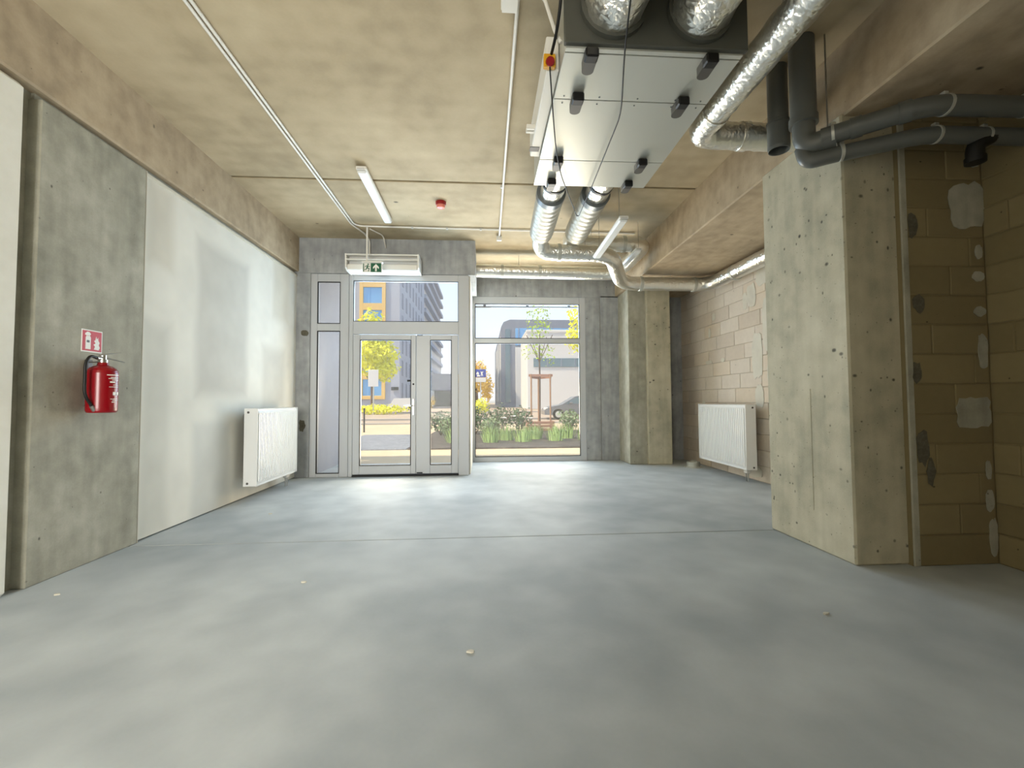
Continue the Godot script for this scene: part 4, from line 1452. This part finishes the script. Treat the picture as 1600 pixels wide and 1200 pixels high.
	# trees
	tree("street_tree", "bright yellow-green street tree behind the pale sign seen through the door", Vector3(-10.6, 0, -43), 3.2, 0.16, [[Vector3(0.2, 5.6, 0), Vector3(2.6, 2.7, 2.3), 2000], [Vector3(-0.1, 8.0, 0), Vector3(1.5, 2.3, 1.5), 1000], [Vector3(1.2, 4.2, 0.3), Vector3(1.6, 1.5, 1.5), 600]], mats.leaf_yellow, 0.19)
	tree("street_tree", "golden autumn tree behind the blue road sign", Vector3(-0.9, 0, -62), 2.6, 0.18, [[Vector3(0.1, 4.6, 0), Vector3(1.7, 2.8, 1.6), 1300], [Vector3(1.4, 3.0, 0), Vector3(1.2, 2.2, 1.2), 600], [Vector3(-2.0, 3.6, 0), Vector3(1.6, 2.6, 1.4), 700]], mats.leaf_gold, 0.20)
	tree("street_tree", "yellow branch-heavy tree at the right edge of the shop window", Vector3(4.75, 0, -19.5), 3.0, 0.12, [[Vector3(0.2, 5.0, 0), Vector3(1.45, 1.5, 1.2), 1100], [Vector3(-0.5, 3.9, 0), Vector3(0.7, 0.9, 0.7), 350]], mats.leaf_yellow, 0.09)
	var yb := Vector3(2.05, 0.02, -16.0)
	tree("young_tree", "young slender tree with thin crown held by timber stakes", yb, 3.1, 0.03, [[Vector3(0, 3.9, 0), Vector3(0.62, 1.15, 0.6), 260], [Vector3(-0.25, 3.0, 0), Vector3(0.55, 0.6, 0.5), 90], [Vector3(0.3, 2.8, 0), Vector3(0.4, 0.6, 0.4), 50]], mats.leaf_lime, 0.055)
	var sf := thing("tree_stakes", "timber stake frame and planter box round the young tree", "tree stakes", yb)
	for q in [Vector3(-0.33, 0, 0.2), Vector3(0.36, 0, 0.2), Vector3(0.0, 0, -0.34)]:
		st = begin()
		rod(st, yb + q, yb + q + Vector3(0, 2.05, 0), 0.03, 8)
		piece("stake", st, mats.timber, sf)
	for q in [[Vector3(-0.42, 2.0, 0.2), Vector3(0.45, 2.0, 0.2)], [Vector3(-0.36, 1.94, 0.22), Vector3(0.03, 1.94, -0.38)], [Vector3(0.39, 1.94, 0.22), Vector3(-0.03, 1.94, -0.38)]]:
		st = begin()
		bar(st, yb + q[0], yb + q[1], 0.03, 0.09)
		piece("rail", st, mats.timber_red, sf)
	for k in 3:
		for q in [[Vector3(-0.45, 0, 0.42), Vector3(0.45, 0, 0.42)], [Vector3(-0.45, 0, 0.42), Vector3(-0.45, 0, -0.45)], [Vector3(0.45, 0, 0.42), Vector3(0.45, 0, -0.45)]]:
			st = begin()
			bar(st, yb + q[0] + Vector3(0, 0.07 + k * 0.12, 0), yb + q[1] + Vector3(0, 0.07 + k * 0.12, 0), 0.04, 0.10, Vector3.UP, 0.006)
			piece("board", st, mats.timber_red, sf)

	# planting bed
	var row := [["dark green shrub at the left end of the planting bed beside the gravel", -1.35, -14.2, 1.1, 0.85, 1], ["grey-green shrub next to the gravel, in front of the leftmost dark one", -0.95, -12.9, 0.9, 0.7, 2], ["dark shrub second from the left behind the grass tufts", -0.25, -14.6, 1.2, 0.95, 1], ["dark shrub in the middle of the bed left of the white flowers", 0.55, -15.0, 1.2, 1.0, 1], ["dark shrub just left of the staked young tree", 1.25, -15.2, 1.1, 0.95, 1], ["grey-green shrub right of the planter box", 2.95, -15.0, 0.9, 0.85, 2], ["grey-green shrub at the right edge of the window", 3.7, -14.6, 1.0, 0.8, 2], ["low grey-green shrub below the white flowers", 0.2, -13.4, 0.8, 0.6, 2]]
	for q in row:
		shrub(q[0], Vector3(q[1], 0.02, q[2]), q[3], q[4], mats.leaf_dark if q[5] == 1 else mats.leaf_grey, 420, 0.055)
	var tufts := [["grass tuft nearest the window's left jamb", 0.20, -11.6], ["second grass tuft from the left along the bed edge", 0.62, -12.2], ["third grass tuft from the left along the bed edge", 1.05, -11.7], ["grass tuft left of the planter box", 1.45, -12.5], ["grass tuft right in front of the planter box", 1.95, -11.9], ["grass tuft right of the planter box", 2.4, -12.6], ["second grass tuft from the right along the bed edge", 2.75, -11.8], ["grass tuft nearest the window's right jamb", 3.2, -12.2], ["grass tuft in front of the grey-green shrub seen through the narrow door leaf", -0.75, -11.6]]
	for q in tufts:
		tuft(q[0], Vector3(q[1], 0.02, q[2]), 0.72, 0.62)
	for q in [["white flower head left of the middle of the bed", 0.62, 0.58, -13.9], ["white flower head in the middle of the bed", 0.95, 0.62, -14.2], ["white flower head nearest the planter box", 1.5, 0.55, -14.4], ["white flower head at the left of the bed", 0.15, 0.5, -13.6]]:
		var at := Vector3(q[1], q[2], q[3])
		var fl := thing("flower", q[0], "flower", Vector3(q[1], 0.02, q[3]), "white flowers in the bed")
		st = begin()
		for k in 7:
			var a := TAU * k / 7.0
			prism(st, blob(Vector2(0.05, 0.03), 7, 0.1), 0.006, at + Vector3(cos(a) * 0.05, 0, sin(a) * 0.05), Basis(Vector3.UP, a) * Basis(Vector3.RIGHT, -1.2))
		piece("petals", st, mats.petal, fl)
		st = begin()
		rod(st, Vector3(q[1], 0.02, q[3]), at, 0.006, 5)
		piece("stem", st, mats.leaf_dark, fl)
	var far_beds := [["yellow-green low shrubs on the island under the street tree", Vector3(-9.3, -0.03, -41), Vector3(3.2, 0.55, 1.6), 900, "leaf_yellow"], ["yellow-green low shrub at the foot of the blue road sign", Vector3(-0.3, -0.03, -40), Vector3(1.0, 0.85, 0.8), 500, "leaf_yellow"], ["yellow shrub before the low grey building", Vector3(-8.6, -0.03, -72), Vector3(1.1, 1.5, 1.0), 300, "leaf_gold"]]
	for q in far_beds:
		var o := thing("shrub_patch", q[0], "shrub", q[1])
		st = begin()
		crown(st, q[1] + Vector3(0, q[2].y * 0.8, 0), q[2], q[3], 0.13)
		piece("foliage", st, mats[q[4]], o)

	build_car()
	build_buildings()

func build_car() -> void:
	# side outline in metres: nose at the left
	var o := Vector3(3.72, -0.05, -28.5)
	var c := thing("car", "grey parked car partly hidden by the window's right frame", "car", o)
	var bas := Basis.IDENTITY
	var w := 1.74
	var st := begin()
	var body := PackedVector2Array()
	for p in [[0.02, 0.30], [0.0, 0.52], [0.10, 0.68], [0.55, 0.82], [1.15, 0.92], [2.9, 0.98], [4.2, 0.96], [4.42, 0.86], [4.46, 0.5], [4.40, 0.30]]:
		body.append(Vector2(p[0], p[1]))
	for cx in [3.62, 0.86]:
		for k in 9:
			var a := PI * k / 8.0
			body.append(Vector2(cx + cos(a) * 0.37, 0.28 + sin(a) * 0.40))
	prism(st, body, w, o, bas)
	piece("body", st, mats.car_paint, c)
	st = begin()
	prism(st, outline([[1.12, 0.92], [1.92, 1.40], [2.4, 1.47], [3.3, 1.44], [3.95, 1.18], [4.2, 0.97]], 1.0), w - 0.34, o + Vector3(0, 0, 0.17), bas)
	piece("roof", st, mats.car_paint, c)
	for q in [[[1.32, 0.97], [1.95, 1.36], [2.45, 1.40], [2.45, 0.98]], [[2.53, 0.98], [2.53, 1.40], [3.2, 1.38], [3.55, 1.0]]]:
		st = begin()
		prism(st, outline(q, 1.0), w - 0.31, o + Vector3(0, 0, 0.155), bas)
		piece("side_window", st, mats.pane_grey, c)
	for cx in [0.86, 3.62]:
		st = begin()
		lathe(st, o + Vector3(cx, 0.33, w + 0.01), Vector3(0, 0, -1), [Vector2(0.20, 0), Vector2(0.31, 0.0), Vector2(0.33, 0.03), Vector2(0.33, 0.22), Vector2(0, 0.22)], 22)
		var wh := piece("wheel", st, mats.black_rubber, c)
		st = begin()
		lathe(st, o + Vector3(cx, 0.33, w + 0.012), Vector3(0, 0, 1), [Vector2(0.21, -0.02), Vector2(0.19, 0.0), Vector2(0.05, 0.008), Vector2(0, 0.01)], 18)
		piece("rim", st, mats.galvanised, wh)
	st = begin()
	box_lh(st, o + Vector3(0.0, 0.60, w - 0.42), o + Vector3(0.22, 0.74, w - 0.03), 0.03)
	piece("headlight", st, mats.petal, c)
	st = begin()
	box_lh(st, o + Vector3(1.52, 0.95, w), o + Vector3(1.72, 1.09, w + 0.16), 0.03)
	piece("wing_mirror", st, mats.car_paint, c)

func window_unit(b: Node3D, lo: Vector3, hi: Vector3, frame: Material, glass: Material, t: float) -> void:
	# facing +z: four frame bars round a recessed pane
	var st := begin()
	box_lh(st, Vector3(lo.x - t, lo.y - t, lo.z - 0.1), Vector3(lo.x, hi.y + t, lo.z + 0.25), 0.02)
	box_lh(st, Vector3(hi.x, lo.y - t, lo.z - 0.1), Vector3(hi.x + t, hi.y + t, lo.z + 0.25), 0.02)
	box_lh(st, Vector3(lo.x, hi.y, lo.z - 0.1), Vector3(hi.x, hi.y + t, lo.z + 0.25), 0.02)
	box_lh(st, Vector3(lo.x, lo.y - t, lo.z - 0.1), Vector3(hi.x, lo.y, lo.z + 0.25), 0.02)
	var f := piece("window", st, frame, b)
	st = begin()
	box_lh(st, Vector3(lo.x, lo.y, lo.z - 0.05), Vector3(hi.x, hi.y, lo.z + 0.03), 0.0)
	box_lh(st, Vector3((lo.x * 2 + hi.x) / 3 - 0.04, lo.y, lo.z), Vector3((lo.x * 2 + hi.x) / 3 + 0.04, hi.y, lo.z + 0.09), 0.0)
	piece("pane", st, glass, f)

func build_buildings() -> void:
	var st: SurfaceTool
	var b := thing("office_building", "tall pale blue-grey building with yellow-framed windows seen through the door", "building", Vector3(-27, 0, -82))
	st = begin()
	box_lh(st, Vector3(-42, -0.1, -98), Vector3(-13.0, 34, -70), 0.1)
	piece("wall", st, mats.facade_blue, b)
	for i in 8:
		for x in [-18.7, -24.6, -30.5]:
			var y := 2.4 + i * 3.62 - 0.35
			window_unit(b, Vector3(x, y, -69.98), Vector3(x + 2.9, y + 2.55, -69.98), mats.frame_yellow, mats.pane_blue, 0.55)
	for i in 9:
		for k in 7:
			st = begin()
			var z := -72.0 - k * 3.6
			var y := 1.6 + i * 3.62
			box_lh(st, Vector3(-13.05, y, z - 0.55), Vector3(-12.93, y + 2.5, z + 0.55), 0.01)
			piece("side_window", st, mats.facade_grey, b)
	st = begin()
	box_lh(st, Vector3(-14.3, 2.9, -69.9), Vector3(-13.2, 3.4, -69.7), 0.02)
	piece("canopy", st, mats.gasket, b)
	b = thing("apartment_building", "balconied apartment block running away behind the tall pale building", "building", Vector3(-14, 0, -125))
	st = begin()
	box_lh(st, Vector3(-30, -0.1, -150), Vector3(-14.5, 38, -104), 0.1)
	piece("wall", st, mats.facade_white, b)
	for i in 11:
		st = begin()
		box_lh(st, Vector3(-14.6, 2.5 + i * 3.3, -149), Vector3(-13.4, 3.5 + i * 3.3, -105), 0.05)
		piece("balcony", st, mats.facade_blue, b)
	b = thing("tower_block", "distant beige tower block above the low grey building", "building", Vector3(-20, 0, -180))
	st = begin()
	box_lh(st, Vector3(-24.5, -0.1, -195), Vector3(-18.4, 26, -180), 0.3)
	piece("wall", st, mats.facade_tower, b)
	for i in 7:
		st = begin()
		box_lh(st, Vector3(-24.0, 2.4 + i * 3.2, -180.1), Vector3(-19.0, 3.6 + i * 3.2, -179.9), 0.02)
		piece("window_band", st, mats.pane_grey, b)
	b = thing("low_building", "low grey flat-roofed building with a dark gateway seen through the narrow door leaf", "building", Vector3(-10, 0, -105))
	st = begin()
	box_lh(st, Vector3(-13.3, 3.7, -112), Vector3(-4.5, 7.6, -104), 0.05)
	piece("upper_wall", st, mats.facade_grey, b)
	st = begin()
	box_lh(st, Vector3(-13.3, -0.1, -112), Vector3(-11.6, 3.7, -104.1), 0.05)
	piece("lower_wall", st, mats.facade_white, b)
	st = begin()
	box_lh(st, Vector3(-11.6, -0.1, -112), Vector3(-4.6, 3.7, -106.0), 0.02)
	piece("gateway", st, mats.unit_grey, b)
	b = thing("parked_van", "white delivery van parked before the low grey building", "van", Vector3(-10.3, -0.05, -62))
	st = begin()
	prism(st, outline([[0, 0.35], [0, 1.0], [0.5, 1.2], [1.0, 2.0], [4.6, 2.1], [4.7, 0.35], [4.2, 0.35], [3.9, 0.6], [3.5, 0.35], [1.3, 0.35], [1.0, 0.6], [0.7, 0.35]], 0.8), 1.8, Vector3(-13.0, -0.05, -63), Basis.IDENTITY)
	piece("body", st, mats.facade_white, b)
	for x in [-12.2, -10.05]:
		st = begin()
		lathe(st, Vector3(x, 0.24, -61.18), Vector3(0, 0, -1), [Vector2(0, 0), Vector2(0.27, 0), Vector2(0.27, 0.2), Vector2(0, 0.2)], 14)
		piece("wheel", st, mats.black_rubber, b)

	b = thing("glass_building", "large grey-framed building with blue glazing behind the white one", "building", Vector3(10, 0, -100))
	st = begin()
	prism(st, outline([[3.5, -0.1], [3.5, 15.6], [4.0, 16.6], [5.2, 17.1], [24, 17.1], [24, -0.1]], 1.0), 46.0, Vector3(0, 0, -132), Basis.IDENTITY)
	piece("wall", st, mats.facade_grey, b)
	st = begin()
	box_lh(st, Vector3(6.3, 12.0, -86.1), Vector3(24, 15.4, -85.9), 0.02)
	piece("window", st, mats.pane_blue, b, "blue glazing strip")
	for i in 9:
		st = begin()
		box_lh(st, Vector3(6.9 + i * 1.7, 12.0, -85.95), Vector3(7.05 + i * 1.7, 15.4, -85.82), 0.01)
		piece("mullion", st, mats.facade_grey, b)
	st = begin()
	box_lh(st, Vector3(4.3, 0.8, -86.1), Vector3(5.3, 15.2, -85.9), 0.02)
	piece("window", st, mats.pane_grey, b, "tall pale window strip")
	st = begin()
	box_lh(st, Vector3(6.3, -0.1, -86.2), Vector3(9.2, 11.6, -85.8), 0.05)
	piece("light_panel", st, mats.facade_white, b)
	for k in 3:
		st = begin()
		box_lh(st, Vector3(3.42, 1.0, -92.0 - k * 12.0), Vector3(3.52, 14.0, -88.0 - k * 12.0), 0.02)
		piece("side_panel", st, mats.facade_white, b)
	b = thing("hall_building", "plain white hall with a ribbon window behind the car", "building", Vector3(15, 0, -66))
	st = begin()
	box_lh(st, Vector3(6.15, -0.1, -72), Vector3(34, 11.0, -62), 0.1)
	piece("wall", st, mats.facade_white, b)
	st = begin()
	box_lh(st, Vector3(7.1, 5.9, -62.1), Vector3(34, 7.15, -61.9), 0.02)
	piece("ribbon_window", st, mats.pane_grey, b)
	for i in 8:
		st = begin()
		box_lh(st, Vector3(9.0 + i * 2.0, 5.9, -61.95), Vector3(9.1 + i * 2.0, 7.15, -61.85), 0.01)
		piece("mullion", st, mats.facade_grey, b)
	st = begin()
	box_lh(st, Vector3(6.1, 10.8, -72.1), Vector3(34, 11.2, -61.9), 0.05)
	piece("parapet", st, mats.facade_white, b)
